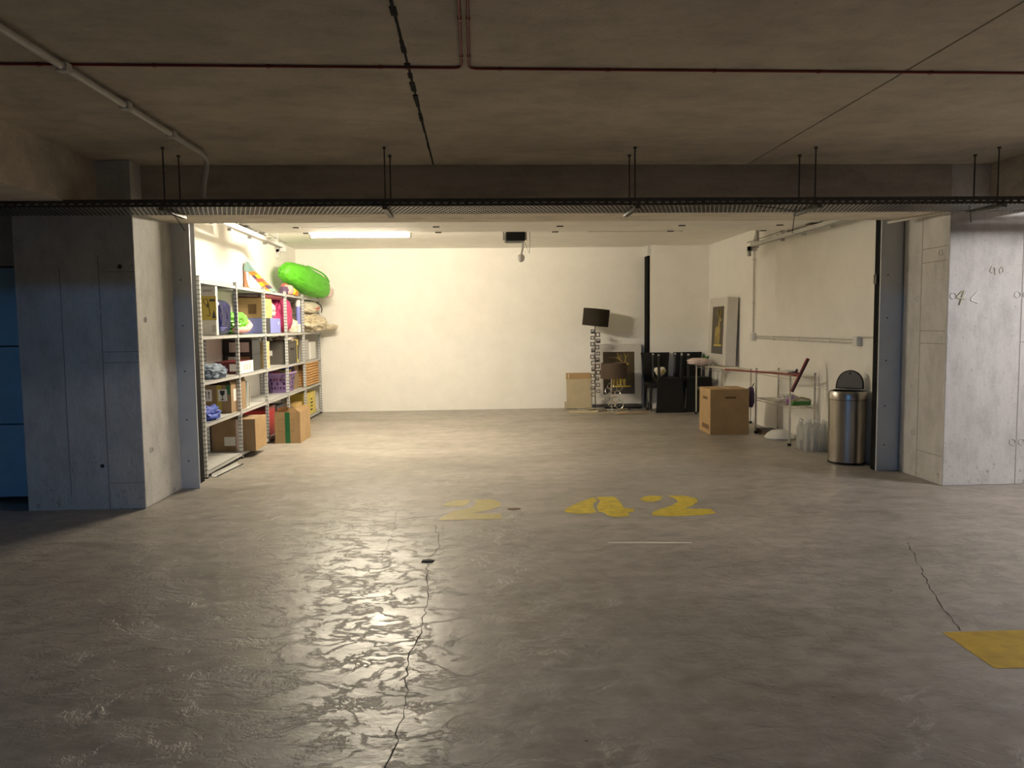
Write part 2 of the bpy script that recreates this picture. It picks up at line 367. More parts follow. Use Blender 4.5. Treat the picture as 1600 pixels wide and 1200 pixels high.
def column(label, x0, x1, y0, y1, m, seams, hseams, holes, side):
    c = struct('concrete_column', box(nb(), x0, x1, y0, y1, 0, HC, bev=.006), m, label)
    for f, u, z0, z1 in seams:           # formwork joints, proud thin fins
        if f == 'front': o = obj('formwork_ridge', box(nb(), u - .004, u + .004, y0 - .0012, y0 + .004, z0, z1), SEAM, c)
        else: o = obj('formwork_ridge', box(nb(), side - .0012, side + .0012, u - .004, u + .004, z0, z1), SEAM, c)
    for f, u0, u1, z in hseams:
        if f == 'front': obj('formwork_ridge', box(nb(), u0, u1, y0 - .0012, y0 + .004, z - .003, z + .003), SEAM, c)
        else: obj('formwork_ridge', box(nb(), side - .0012, side + .0012, u0, u1, z - .003, z + .003), SEAM, c)
    for f, u, z, r, dark in holes:
        bm = nb(); n = 16
        if f == 'front':
            if dark: prism(bm, [(r * math.cos(2 * PI * k / n), r * math.sin(2 * PI * k / n)) for k in range(n)], lambda a, b: (u + a, y0 - .0015, z + b), lambda a, b: (u + a, y0 + .01, z + b))
            else: tube(bm, [(u + r * math.cos(2 * PI * k / n), y0 - .001, z + r * math.sin(2 * PI * k / n)) for k in range(n)], .004, 6, closed=True)
        else: tube(bm, [(side - .001 if side == x0 else side + .001, u + r * math.cos(2 * PI * k / n), z + r * math.sin(2 * PI * k / n)) for k in range(n)], .004, 6, closed=True)
        obj('tie_hole', bm, CRACK if dark else m, c)
    return c
colL = column('dark blue-grey concrete column left of the garage opening', -3.54, -2.63, 6.15, 6.98, COLB,
    [('front', -2.905, 0, 2.0), ('front', -3.20, .1, 1.9)],
    [('front', -2.90, -2.63, 1.87), ('front', -2.90, -2.63, 1.25), ('front', -2.90, -2.63, 1.165), ('front', -2.91, -2.63, .212)],
    [('front', -2.742, 1.91, .018, True), ('front', -2.952, .351, .016, True), ('front', -2.925, 1.564, .022, False), ('front', -2.86, 1.2, .02, False), ('side', 6.3, .45, .02, False), ('side', 6.3, 1.5, .02, False)], -2.63)
colR = column('pale grey concrete column right of the garage opening', 4.0, 5.35, 6.34, 7.02, COL,
    [('side', 6.735, 0, 2.33), ('front', 4.645, 0, 2.33)],
    [('side', 6.36, 6.73, 1.93), ('side', 6.36, 6.73, 2.05), ('side', 6.36, 6.73, 1.33), ('side', 6.36, 6.73, 1.22), ('side', 6.36, 6.73, .25), ('front', 4.65, 5.3, 1.23), ('front', 4.65, 5.3, 2.12)],
    [('side', 6.46, 1.998, .025, False), ('side', 6.79, 1.62, .025, False), ('side', 6.43, 1.27, .022, False), ('side', 6.80, .40, .025, False),
     ('front', 4.045, 1.624, .026, False), ('front', 4.605, 1.63, .026, False), ('front', 4.68, 1.63, .026, False), ('front', 4.61, .37, .026, False), ('front', 4.69, .37, .026, False)], 4.0)
def chalk(pts, r, m):
    P = []
    for (x0, z0), (x1, z1) in zip(pts, pts[1:]):
        for i in range(5): P.append((x0 + (x1 - x0) * i / 5, 6.3388, z0 + (z1 - z0) * i / 5))
    P.append((pts[-1][0], 6.3388, pts[-1][1])); return obj('chalk_mark', tube(nb(), P, r, 5), m, colR)
chalk([(4.262, 1.665), (4.25, 1.655), (4.20, 1.60), (4.205, 1.585), (4.235, 1.575), (4.262, 1.565)], .0055, CHALKW)
chalk([(4.12, 1.665), (4.07, 1.61), (4.15, 1.60)], .008, CHALKY); chalk([(4.135, 1.67), (4.10, 1.55)], .008, CHALKY); chalk([(4.16, 1.66), (4.125, 1.60)], .004, CHALKW)
chalk([(4.37, 1.87), (4.355, 1.83), (4.375, 1.815), (4.40, 1.83), (4.39, 1.86)], .0035, CHALKF); chalk([(4.40, 1.86), (4.402, 1.80)], .0035, CHALKF)
chalk([(4.455, 1.865), (4.44, 1.84), (4.445, 1.81), (4.465, 1.815), (4.475, 1.845), (4.455, 1.865)], .0035, CHALKF)

# neighbouring door on the left, wall on the right
d1 = struct('door_1', box(nb(), -7.5, -3.54, 6.62, 6.7, 0, 2.0), DARK, 'blue sectional garage door of the neighbouring bay')
for z0, z1 in ((.045, .648), (.658, 1.292), (1.302, 1.937)):
    p = obj('door_panel', box(nb(), -7.5, -3.56, 6.5, 6.62, z0, z1, bev=.006), TEAL, d1)
    for k in (.12, .5): obj('panel_rib', box(nb(), -7.5, -3.56, 6.494, 6.503, z0 + k * (z1 - z0), z0 + k * (z1 - z0) + .008), TEAL, p)
struct('wall_lintel', box(nb(), -7.5, -3.54, 6.46, 6.72, 1.95, HC), BEAM, 'dark concrete lintel over the neighbouring blue door')
struct('wall_front', box(nb(), 5.35, 11, 6.62, 6.8, 0, HC), COL, 'concrete wall beyond the right column')

# steel jambs with black seals
t1 = struct('trim_1', box(nb(), -2.64, -2.472, 6.90, 6.92, 0, LZ, bev=.003), JAMB, 'grey steel door jamb beside the left column')
obj('rubber_seal', box(nb(), -2.58, -2.475, 6.922, 7.035, .04, 2.45), BLACKR, t1)
t2 = struct('trim_2', box(nb(), 3.79, 4.0, 7.04, 7.06, 0, LZ + .05, bev=.003), JAMB, 'grey steel door jamb beside the right column')
obj('rubber_seal', box(nb(), 3.793, 3.90, 7.063, 7.155, .0, 2.45), BLACKR, t2)
for t, xs, yy in ((t1, (-2.56, -2.50), 6.898), (t2, (3.86, 3.90), 7.038)):
    for z in (.25, .62, 1.05, 1.45, 1.85):
        obj('screw_head', box(nb(), xs[0] - .006, xs[0] + .006, yy - .002, yy + .003, z - .006, z + .006), STEELD, t)
bm = box(nb(), 3.775, 3.792, 7.09, 7.14, 1.77, 1.86); tag(obj('door_latch', bm, STEELD), 'small dark latch on the black seal of the right jamb', 'latch')

# raised sectional door, lying under the garage ceiling
d2 = struct('door_2', box(nb(), -2.40, 3.74, 6.98, 8.98, 2.535, 2.545), DARK, 'open sectional garage door lying flat under the ceiling')
for i in range(4):
    y0 = 6.98 + i * .5; p = obj('door_panel', box(nb(), -2.42, 3.76, y0 + .004, y0 + .496, 2.50, 2.535, bev=.004), GCEIL, d2)
    for x in (-1.9, -.4, .95, 2.3, 3.4): obj('hinge', box(nb(), x - .035, x + .035, y0 + .475, y0 + .515, 2.490, 2.4995), STEELD, p)
def track(x, s, label, y1):
    t = thing('door_track', label, 'track', (x, 7.1, 2.43))
    bm = nb(); L = y1 - 7.1
    box(bm, -.03, .03, 0, L, 0, .004); box(bm, -.03, -.026, 0, L, 0, .05); box(bm, .026, .03, 0, L, 0, .05)
    obj('rail', bm, GALV, t)
    for y in (.35, .9, 1.6, 2.2, L - .1):
        bm = nb(); box(bm, s * .035 - .02, s * .035 + .02, y, y + .045, -.02, HC - 2.43); box(bm, -.05, .05, y, y + .045, .052, .058); obj('hanger_plate', bm, GALV, t)
    for y in (.55, 1.2, 1.85): obj('roller_bracket', box(nb(), -.07, .07, y, y + .14, .06, .13, bev=.01), STEELD if y == 1.2 else WPIPE, t)
    bm = nb(); box(bm, -.06, .06, L - .02, L + .03, -.05, .01); box(bm, -.06, -.02, L - .02, L + .03, -.12, .01); obj('end_stop', bm, GALV, t)
    obj('spring_cable', tube(nb(), [(-s * .07, 0, .09), (-s * .07, L, .06)], .004, 6), STEELD, t)
    return t
track(-2.43, -1, 'galvanised overhead door track above the left shelving', 9.95)
track(3.74, 1, 'galvanised overhead door track on the right wall', 10.25)

# ================================================================== fixed services
def run_pipe(name, label, pts, r, m, clips, cat='conduit'):
    t = thing(name, label, cat, pts[0]); o = Vector(pts[0])
    obj('pipe', tube(nb(), [Vector(p) - o for p in pts], r, 10), m, t, smooth=True)
    for c in clips:
        p = Vector(c) - o; obj('clip', box(nb(), p.x - r * 1.35, p.x + r * 1.35, p.y - r * 1.35, p.y + r * 1.35, p.z - r * 1.2, p.z + r), m, t)
    return t
zc = HC - .0075
def arc(cx, cy, r, a0, a1, z, n=6): return [(cx + r * math.cos(a0 + (a1 - a0) * i / n), cy + r * math.sin(a0 + (a1 - a0) * i / n), z) for i in range(n + 1)]
run_pipe('red_conduit', 'thin red conduit crossing the left half of the concrete ceiling', [(-2.88, 3.938, zc), (-2.3, 3.945, zc), (-.085, 3.975, zc)] + arc(-.085, 3.935, .04, PI / 2, 0, zc) + [(-.043, 3.0, zc), (-.04, -1.95, zc)], .0065, RED,
         [(x, 3.945 + (x + 2.3) * .0135, zc) for x in (-2.1, -1.55, -1.0, -.45)] + [(-.044, y, zc) for y in (3.8, 3.35, 2.9)])
run_pipe('red_conduit', 'thin red conduit crossing the right half of the concrete ceiling', [(4.32, 4.045, zc), (2.9, 4.02, zc), (.032, 3.985, zc)] + arc(.032, 3.945, .04, PI / 2, PI, zc) + [(-.008, 3.0, zc), (-.006, -1.95, zc)], .0065, RED,
         [(x, 3.985 + x * .012, zc) for x in (.15, .7, 1.25, 1.8, 2.4, 3.0)] + [(-.008, y, zc) for y in (3.8, 3.35, 2.9)])
zp = HC - .036
run_pipe('white_conduit', 'white plastic conduit running along the ceiling and bending down at the beam', [(-1.98, -1.95, zp), (-1.96, 3.0, zp), (-1.945, 5.72, zp), (-1.945, 5.80, zp - .008), (-1.947, 5.85, zp - .03), (-1.96, 5.88, zp - .08), (-2.0, 5.93, 2.50), (-2.02, 5.96, 2.40)], .019, WPIPE,
         [(-1.955, 3.9, zp), (-1.95, 4.55, zp), (-1.947, 5.2, zp)])
run_pipe('white_conduit', 'short white conduit slanting under the lintel at the right column', [(3.99, 6.33, 2.33), (3.80, 6.95, 2.32)], .014, WPIPE, [])

tr = thing('cable_tray', 'dark steel cable tray hung in front of the lintel beam', 'cable tray', (0, 0, 0))
TX0, TX1 = -7.2, 9.0
for y in (5.66, 6.05):
    bm = nb(); box(bm, TX0, TX1, y - .001, y + .001, 2.315, 2.338); box(bm, TX0, TX1, y - .001, y + .001, 2.288, 2.302)
    x = TX0
    while x < TX1: box(bm, x, x + .03, y - .001, y + .001, 2.302, 2.315); x += .06
    box(bm, TX0, TX1, y - .012, y + .012, 2.338, 2.341)
    obj('side_rail', bm, STEELD, tr)
bm = nb(); x = TX0
while x < TX1:
    for s in (-1, 1):
        v = [bm.verts.new(p) for p in ((x, 5.66, 2.2885), (x + .008, 5.66, 2.2885), (x + .008 + s * .12, 6.05, 2.2885), (x + s * .12, 6.05, 2.2885))]; bm.faces.new(v)
    x += .034
obj('mesh_bottom', bm, GALV, tr)['kind'] = 'stuff'
for k, (y, r) in enumerate(((5.72, .012), (5.78, .016), (5.86, .012), (5.93, .018), (6.0, .012))):
    P = [(TX0 + i * .5, y + .008 * math.sin(i * 1.3 + k), 2.292 + r + .004 * math.sin(i * 2.1 + k)) for i in range(int((TX1 - TX0) / .5))]
    obj('cable', tube(nb(), P, r, 6), BLACKP, tr)
for x in (-2.21, -.635, 1.2, 2.56, 3.97, 5.6, -3.9):
    for y, xo in ((5.72, .0), (5.985, .012 if x < 2 else -.01)):
        obj('threaded_rod', tube(nb(), [(x + xo, y, 2.27), (x + xo, y, HC)], .0055, 6), STEELD, tr)
        obj('nut', tube(nb(), [(x + xo, y, HC - .014), (x + xo, y, HC)], .013, 6), STEELD, tr)
    obj('cross_bar', box(nb(), x - .015, x + .02, 5.64, 6.08, 2.262, 2.284), STEELD, tr)
for x, y, dx, L in ((-2.2, 5.7, .13, .16), (2.42, 5.72, -.03, .2), (3.75, 5.72, .02, .13), (2.1, 5.7, .3, .04)):
    obj('loose_wire', tube(nb(), [(x, y, 2.285), (x + dx * .5, y, 2.285 - L * .35), (x + dx, y, 2.285 - L)], .003, 5), BLACKP, tr)

def batten(label, x0, x1, y, zt, lit):
    t = thing('fluorescent_light', label, 'ceiling light', ((x0 + x1) / 2, y, zt)); L = (x1 - x0) / 2
    obj('housing', box(nb(), -L, L, -.035, .035, -.05, 0, bev=.006), WPIPE, t)
    obj('tube', tube(nb(), [(-L + .03, 0, -.085), (L - .03, 0, -.085)], .020, 12), lit, t, smooth=True)
    for s in (-1, 1): obj('end_cap', box(nb(), s * (L - .012) - .014, s * (L - .012) + .014, -.034, .034, -.108, -.001, bev=.004), WPIPE, t)
    return t
t = batten('lit fluorescent tube glowing under the garage ceiling', -1.93, -.73, 9.28, 2.587, LIT)
for x in (-.42, .42): obj('suspension_rod', tube(nb(), [(x, 0, 0), (x, 0, HC - 2.587)], .006, 6), WPIPE, t)
batten('unlit fluorescent fitting on the right of the garage ceiling', 1.50, 2.72, 10.0, HC, BULBOFF)
t = batten('cool lit lane tube beyond the right ceiling beam', -.65, .65, 0, HC, LITC); t.location = (6.5, 4.3, HC); t.rotation_euler = (0, 0, PI / 2)
t = batten('added unseen blue tube behind the viewpoint', -.65, .65, 0, HC, LITB); t.location = (-2.4, -6.2, HC)  # added source, gives the blue light on the left column and door

t = thing('garage_door_opener', 'dark garage door opener motor hanging from the garage ceiling', 'door opener', (.51, 9.5, 2.44))
obj('motor_body', box(nb(), -.12, .12, -.12, .16, 0, .11, bev=.015), BLACKP, t)
for s in (-1, 1): obj('hanger_strap', box(nb(), s * .135 - .012, s * .135 + .012, 0, .004, .02, HC - 2.44), WPIPE, t)
obj('rail', box(nb(), -.02, .02, -2.45, -.12, .115, .15), GALV, t)
obj('pull_cord', tube(nb(), [(.10, -.03, .02), (.09, -.03, -.08), (.075, -.03, -.15)], .012, 8), WPLAST, t)
obj('cord_bulb', blob(nb(), (.07, -.03, -.20), (.045, .03, .05), 1, .05, sub=2), WPLAST, t, smooth=True)
obj('wire_loop', tube(nb(), [(.18, 0, .25), (.185, 0, .0), (.175, 0, -.14), (.14, 0, -.06), (.12, 0, 0)], .003, 5), STEELD, t)

run_pipe('white_conduit', 'white conduit dropping down the right garage wall to the junction box', [(2.75, 10.0, HC - .012), (3.6, 10.1, HC - .012), (3.85, 10.35, HC - .012), (3.90, 10.55, HC - .05), (3.908, 10.64, HC - .16), (3.908, 10.64, 1.26)], .011, WPIPE, [(3.908, 10.64, z) for z in (2.3, 1.7)])
for k, (z0, z1, lab) in enumerate(((1.235, 1.235, 'upper white conduit running level along the right garage wall'), (1.205, 1.198, 'lower white conduit running level along the right garage wall'))):
    run_pipe('white_conduit', lab, [(3.914, 10.56, z0), (3.914, 7.76, z1)], .009, WPIPE, [(3.914, y, (z0 + z1) / 2) for y in (9.9, 9.1, 8.3)])
def jbox(name, label, y, z, s):
    t = thing(name, label, 'electrical box', (XR, y, z)); obj('case', box(nb(), -.05, 0, -s, s, -s, s, bev=.006), WPLAST, t)
    obj('cover', box(nb(), -.056, -.05, -s * .8, s * .8, -s * .8, s * .8), WPLAST, t); return t
jbox('junction_box', 'small white junction box on the right wall beside the poster', 10.62, 1.22, .055)
jbox('wall_switch', 'white switch box on the right wall near the jamb', 7.68, 1.22, .05)
run_pipe('white_conduit', 'short white conduit between switch box and right jamb', [(3.914, 7.62, 1.26), (3.914, 7.34, 1.262)], .009, WPIPE, [])
t = thing('corner_guard', 'tall black strip with white top on the edge of the back wall pier', 'corner guard', (2.93, YB - .13, 0))
obj('strip', box(nb(), -.035, -.001, -.125, .125, .35, 2.55), BLACKR, t); obj('top_cap', box(nb(), -.04, -.001, -.128, .128, 2.552, HC), WPLAST, t)

# ================================================================== shelving
SX0, SX1 = -2.94, -2.56
PY = [7.35, 8.47, 9.57, 10.65, 11.72, 12.88]
SZ = [.065, .52, .92, 1.355, 1.885]
sh = thing('shelving_unit', 'long galvanised slotted-angle shelving unit along the left wall', 'shelving', (SX1, PY[0], 0))
def post_mesh(sx):
    bm = nb(); box(bm, 0, sx * .035, 0, .0025, 0, 1.92); box(bm, 0, sx * .0025, 0, .035, 0, 1.92)
    bmesh.ops.recalc_face_normals(bm, faces=bm.faces[:]); me = bpy.data.meshes.new('post'); bm.to_mesh(me); bm.free(); me.materials.append(POSTM); return me
pf, pb = post_mesh(-1), post_mesh(1)
for i, y in enumerate(PY):
    for me, x in ((pf, 0), (pb, SX0 - SX1)):
        o = bpy.data.objects.new('post', me); C.objects.link(o); o.parent = sh; o.location = (x, y - PY[0], 0)
    obj('foot', box(nb(), -.04, .004, y - PY[0] - .004, y - PY[0] + .04, 0, .012), BLACKP, sh)
for i in range(5):
    y0, y1 = PY[i] - PY[0] + .004, PY[i + 1] - PY[0] - .002
    for z in SZ:
        bm = nb(); box(bm, SX0 - SX1 + .004, -.004, y0, y1, z - .004, z); box(bm, -.007, -.004, y0, y1, z - .034, z); box(bm, SX0 - SX1 + .004, SX0 - SX1 + .007, y0, y1, z - .034, z)
        box(bm, SX0 - SX1 + .004, -.004, y0, y0 + .003, z - .034, z); box(bm, SX0 - SX1 + .004, -.004, y1 - .003, y1, z - .034, z)
        obj('shelf', bm, SHELFM, sh)

def cbox(name, label, x0, x1, y0, y1, z0, z1, m=CARD, cat='box', tape=None, topflaps=True, rz=0, open_=0, front=None, group=None):
    """carton: body, two lid flaps, tape; origin at base centre"""
    cx, cy = (x0 + x1) / 2, (y0 + y1) / 2; a, b, h = (x1 - x0) / 2, (y1 - y0) / 2, z1 - z0
    t = thing(name, label, cat, (cx, cy, z0 + .0005), (0, 0, rz), group)
    bm = nb()
    if open_:
        th = .005
        box(bm, -a, a, -b, b, 0, th); box(bm, -a, -a + th, -b, b, th, h); box(bm, a - th, a, -b, b, th, h); box(bm, -a + th, a - th, -b, -b + th, th, h); box(bm, -a + th, a - th, b - th, b, th, h)
    else: box(bm, -a, a, -b, b, 0, h, bev=.004)
    obj('body', bm, m, t)
    if open_:
        for s in (-1, 1):     # long flaps leaning
            fl = .5 * 2 * a * .5; ang = open_
            bm = nb(); dx, dz = -s * fl * math.cos(ang), fl * math.sin(ang)
            v = [bm.verts.new(p) for p in ((s * a, -b, h), (s * a, b, h), (s * a + dx, b, h + dz), (s * a + dx, -b, h + dz))]; f = bm.faces.new(v)
            bmesh.ops.solidify(bm, geom=[f], thickness=.005); obj('flap', bm, m, t)
    elif topflaps:
        for s in (-1, 1): obj('flap', box(nb(), -a + .002, a - .002, *((.002, b - .001) if s > 0 else (-b + .001, -.002)), h, h + .004), m, t)
    if tape: 
        bm = nb(); box(bm, -.025, .025, -b - .0012, -b + .001, 0.001 if open_ else h * .7, h); 
        if not open_: box(bm, -.025, .025, -b, b, h + .004, h + .0052)
        obj('tape', bm, tape, t)
    return t
def sticker(t, face, u0, u1, v0, v1, m, off, name='sticker', th=.0015):
    """flat print on the -y or +x face of a box whose face lies at `off` (local)"""
    if face == '-y': return obj(name, box(nb(), u0, u1, off - th, off + .0005, v0, v1), m, t)
    if face == '+x': return obj(name, box(nb(), off - .0005, off + th, u0, u1, v0, v1), m, t)
    return obj(name, box(nb(), off - th, off + .0005, u0, u1, v0, v1), m, t)
def soft(name, label, cat, c, r, m, base, seed=1, amp=.15, freq=2.4, p=2.6, ridge=.12, rot=(0, 0, 0), sub=4):
    t = thing(name, label, cat, (c[0], c[1], base), rot)
    obj('fabric', blob(nb(), (0, 0, c[2] - base), r, seed, amp, freq, p, sub, flat=.001, ridge=ridge), m, t, smooth=True)
    return t
g = .0015
# ---- on the top shelf
TZ = SZ[4]
t = thing('folded_parasol', 'pointed fold of multicoloured patchwork cloth standing on the top shelf', 'parasol', (-2.925, 10.02, TZ + .001))
def pp(name, poly, m, d0, d1): return obj(name, prism(nb(), [((x - 757) / 800, (700 - y) / 800) for x, y in poly], lambda u, v: (u, d0 + .25 * max(v, 0) * .3, max(v, 0)), lambda u, v: (u, d1 + .25 * max(v, 0) * .3, max(v, 0))), m, t)
pp('terracotta_side', [(755, 485), (780, 490), (800, 600), (830, 700), (755, 700)], TERR, .0, .10)
pp('grey_tip', [(780, 392), (860, 492), (800, 500), (757, 485), (757, 445)], AQUA, -.01, .10)
pp('white_lining', [(775, 500), (800, 498), (815, 590), (860, 660), (920, 702), (840, 702), (800, 640), (782, 570)], WHITE, -.012, .03)
cols = [ORANGE, ORANGE, PLUM, YELC, CORAL, CORAL, YELC, ORANGE, ORANGE, PLUM, YELB, AQUA]
for i in range(6):
    for j in range(2):
        def q(s_, t_): return (800 + 195 * s_ + (62 + 10 * s_) * t_, 500 + 215 * s_ - 8 * (1 - s_) * t_ + (-14 * s_) * t_)
        pp('cloth_patch', [q(i / 6, j / 2), q((i + 1) / 6, j / 2), q((i + 1) / 6, (j + 1) / 2), q(i / 6, (j + 1) / 2)], cols[(i * 2 + j) % 12], -.018 - .004 * ((i + j) % 2), .06)
t = thing('cloth_bundle', 'small crumpled multicoloured cloth in front of the green bag', 'cloth', (-2.60, 10.95, TZ))
for i, (x, y, z, r, m) in enumerate(((-.02, -.15, .05, .06, PLUM), (.0, 0, .06, .075, PINK), (.01, .17, .045, .06, YELC), (-.05, .05, .11, .05, CORAL), (.03, .27, .03, .05, ORANGE))):
    obj('fold', blob(nb(), (x, y, z), (r, r * 1.5, r), i + 3, .25, 2.5, sub=3, flat=.001), m, t, smooth=True)
from mathutils.bvhtree import BVHTree
t = thing('green_bag', 'large lime green fabric bag with white lettering on the top shelf', 'bag', (-2.55, 11.80, TZ + .055), (math.radians(-10), 0, math.radians(-15)))
bm = blob(nb(), (0, 0, .19), (.19, .70, .19), 5, .06, 2.0, 2.5, 5, ridge=.06); bv = BVHTree.FromBMesh(bm)
def onbag(y, a, lift=.004):
    o_ = Vector((0, y, .19)); d_ = Vector((math.cos(a), 0, math.sin(a))); h_ = bv.ray_cast(o_ + d_ * 1.0, -d_)[0]
    return h_ + d_ * lift if h_ else o_ + d_ * .18
obj('body', bm, LIME, t, smooth=True)
obj('handle', tube(nb(), [onbag(y, math.radians(70 - 25 * k / 6), .012 + .02 * math.sin(PI * k / 6)) for k, y in enumerate((-.10, .02, .14, .26, .38, .48, .56))], .013, 8), LIME, t, smooth=True)
for i in range(8):
    y = -.42 + i * .075; bm = nb()
    f = bm.faces.new([bm.verts.new(onbag(yy, math.radians(aa))) for yy, aa in ((y, 82), (y + .05, 82), (y + .05 - .01 * (i % 3), 58), (y, 58))]); bmesh.ops.solidify(bm, geom=[f], thickness=.004); obj('lettering', bm, WHITE, t)
obj('pale_panel', blob(nb(), (.06, .62, .15), (.10, .08, .09), 2, .08, sub=3), PALEP, t, smooth=True)

# ---- second shelf (z 1.355)
Z = SZ[3] + g
t = cbox('lamp_carton', 'tall white and yellow lamp carton at the near end of the shelves', -2.755, -2.575, 7.83, 7.90, Z, 1.845, WHITE, topflaps=False)
sticker(t, '-y', -.055, .095, .15, .39, YELB, -.035, 'yellow_panel'); sticker(t, '-y', -.03, .06, .43, .455, GREYL, -.035, 'title_print')
sticker(t, '-y', -.10, -.075, .05, .40, CARDD, -.035, 'side_print')
obj('lamp_picture', tube(nb(), [(.0, -.037, .20), (.02, -.037, .19), (.035, -.037, .21), (.025, -.037, .27), (.0, -.037, .30), (-.03, -.037, .33), (-.02, -.037, .36), (.005, -.037, .365), (.015, -.037, .33)], .004, 6), STEELD, t)
obj('lamp_picture', prism(nb(), [(.0, .28), (.03, .28), (.02, .33), (.012, .33)], lambda u, v: (u, -.0385, v), lambda u, v: (u, -.0345, v)), STEELD, t)
obj('lamp_picture', prism(nb(), [(.05, .17), (.09, .17), (.075, .24), (.066, .24)], lambda u, v: (u, -.0385, v), lambda u, v: (u, -.0345, v)), STEELD, t)
sticker(t, '-y', .05, .085, .03, .10, GREYL, -.035, 'small_print'); sticker(t, '-y', .03, .085, .335, .36, STEELD, -.037, 'model_print', .001)
t = thing('bedding_bag', 'shiny navy blue plastic bedding bag beside the lamp carton', 'bag', (-2.755, 8.18, Z))
obj('body', blob(nb(), (0, 0, .185), (.165, .245, .185), 8, .03, 2.2, 5, 5, flat=.001, ridge=.05), NAVY, t, smooth=True)
for i in range(3): obj('small_print', box(nb(), .155, .166, -.18, .02 - .05 * i, .075 - i * .014, .08 - i * .014), LAVB, t)
t = soft('lime_bag', 'crumpled lime green plastic bag holding a pink ring', 'bag', (-2.73, 8.88, Z + .12), (.14, .30, .135), LIME2, Z, 4, .22, 2.4, 2.3, .18)
obj('pink_ring', tube(nb(), [(.12, -.36, .05), (.155, -.25, .045), (.17, -.08, .055), (.165, .06, .10), (.13, .10, .14)], [.03, .036, .036, .034, .028], 10), PINK, t, smooth=True)
t = cbox('shoe_box', 'lavender blue and black flat box under the brown carton', -2.90, -2.585, 9.62, 10.42, Z, Z + .19, LAVB, topflaps=False)
sticker(t, '+x', -.40, -.12, 0.001, .189, INK, .1575, 'black_half'); sticker(t, '+x', .28, .31, .11, .15, WHITE, .1575, 'white_mark')
t = cbox('carton', 'brown carton with its lit side painted brighter, stacked on the lavender box', -2.91, -2.60, 9.62, 10.06, Z + .191, Z + .435, CARD, tape=None)
sticker(t, '+x', -.215, .215, .003, .24, CARDY, .155, 'lit_side'); sticker(t, '-y', -.02, .08, .05, .17, INKB, -.22, 'dark_square'); sticker(t, '+x', -.06, .04, .10, .15, CARD, .1565, 'faint_print', .001)  # side towards the garage tube painted brighter than the brown body
t = thing('red_tray', 'dark red folded cover lying over the cartons under the top shelf', 'cover', (-2.74, 10.0, Z + .442))
obj('top', box(nb(), -.16, .155, -.35, .55, 0, .012, bev=.004), DRED, t); obj('rim', box(nb(), .13, .157, -.35, .55, .012, .05, bev=.006), DRED, t)
soft('pale_pouch', 'pale pinkish soft pouch behind the brown carton', 'pouch', (-2.74, 10.26, Z + .30), (.13, .14, .11), PALEP, Z + .192, 6, .2)
t = soft('magenta_bag', 'magenta cloth bag squeezed upright on the second shelf', 'bag', (-2.735, 11.0, Z + .25), (.14, .28, .235), MAG, Z, 9, .10, 2.0, 3.2, .10)
obj('pink_print', blob(nb(), (.13, -.22, .07), (.02, .05, .05), 3, .2, sub=3), PINK, t, smooth=True)
soft('cream_cloth', 'cream cloth stuffed beside the magenta bag', 'cloth', (-2.68, 11.43, Z + .09), (.09, .10, .10), CREAM, Z, 12, .2)
t = thing('purple_pole', 'short purple and white rolled mat standing by a shelf post', 'rolled mat', (-2.62, 11.62, Z)); obj('roll', tube(nb(), [(0, 0, .12), (0, 0, .38)], .035, 14), LAVB, t, smooth=True); obj('white_end', tube(nb(), [(0, 0, .38), (0, 0, .48)], .036, 14), WHITE, t, smooth=True); obj('white_foot', tube(nb(), [(0, 0, 0), (0, 0, .12)], .034, 14), WHITE, t, smooth=True)
t = soft('beige_sack', 'bulging beige sack overhanging the far end of the shelves', 'sack', (-2.62, 12.28, Z + .125), (.26, .48, .15), BEIGE, Z, 14, .14, 2.6, 2.4, .16, sub=5)
obj('loose_corner', blob(nb(), (.26, .42, .07), (.13, .10, .05), 5, .2, sub=3), BEIGE, t, smooth=True)
t = soft('white_sack', 'white sack with red print lying on the beige sack', 'sack', (-2.66, 12.24, Z + .375), (.20, .44, .095), CREAM, Z + .285, 17, .12, 2.3, 2.8, .12, sub=5)
obj('red_print', tube(nb(), [(.20, -.12, .07), (.215, 0, .085), (.21, .14, .105), (.20, .02, .06), (.20, -.1, .05)], .009, 6), CORAL, t)
obj('dark_strap', tube(nb(), [(.1, .40, .19), (.17, .42, .14), (.19, .42, .08), (.18, .42, .02)], .010, 6), GREYB, t)

# ---- third shelf (z .92)
Z = SZ[2] + g
soft('plaid_cloth', 'heap of blue plaid clothing on the near middle shelf', 'clothes', (-2.68, 7.90, Z + .06), (.125, .30, .085), PLAID, Z, 21, .25, 2.6, 2.2, .22)
t = cbox('wine_box', 'long dark red box with a white end on the middle shelf', -2.86, -2.585, 8.56, 9.08, Z, Z + .135, DRED, topflaps=False)
sticker(t, '+x', -.26, .26, 0.001, .134, WHITE, .1375, 'white_end'); sticker(t, '-y', .03, .10, .03, .11, WHITE, -.26, 'emblem')
for i in range(3): sticker(t, '+x', -.1 + i * .1, -.04 + i * .1, .03, .10, GREYL, .139, 'line_print', .001)
t = cbox('black_box', 'black box with a brown patch under the labelled black box', -2.92, -2.60, 9.12, 9.46, Z, Z + .19, INK, topflaps=False)
sticker(t, '-y', .0, .13, .02, .17, CARDD, -.17, 'brown_patch'); sticker(t, '-y', -.12, -.03, .12, .17, WHITE, -.17, 'white_tag')
t = cbox('black_box', 'black box with a wide white label stacked on another black box', -2.93, -2.60, 9.12, 9.46, Z + .192, Z + .365, INK, topflaps=False)
sticker(t, '-y', -.10, .13, .03, .145, WHITE, -.17, 'white_label')
for i in range(3): sticker(t, '-y', -.08 + i * .06, -.078 + i * .06, .04, .13, GREYB, -.1715, 'label_print', .001)
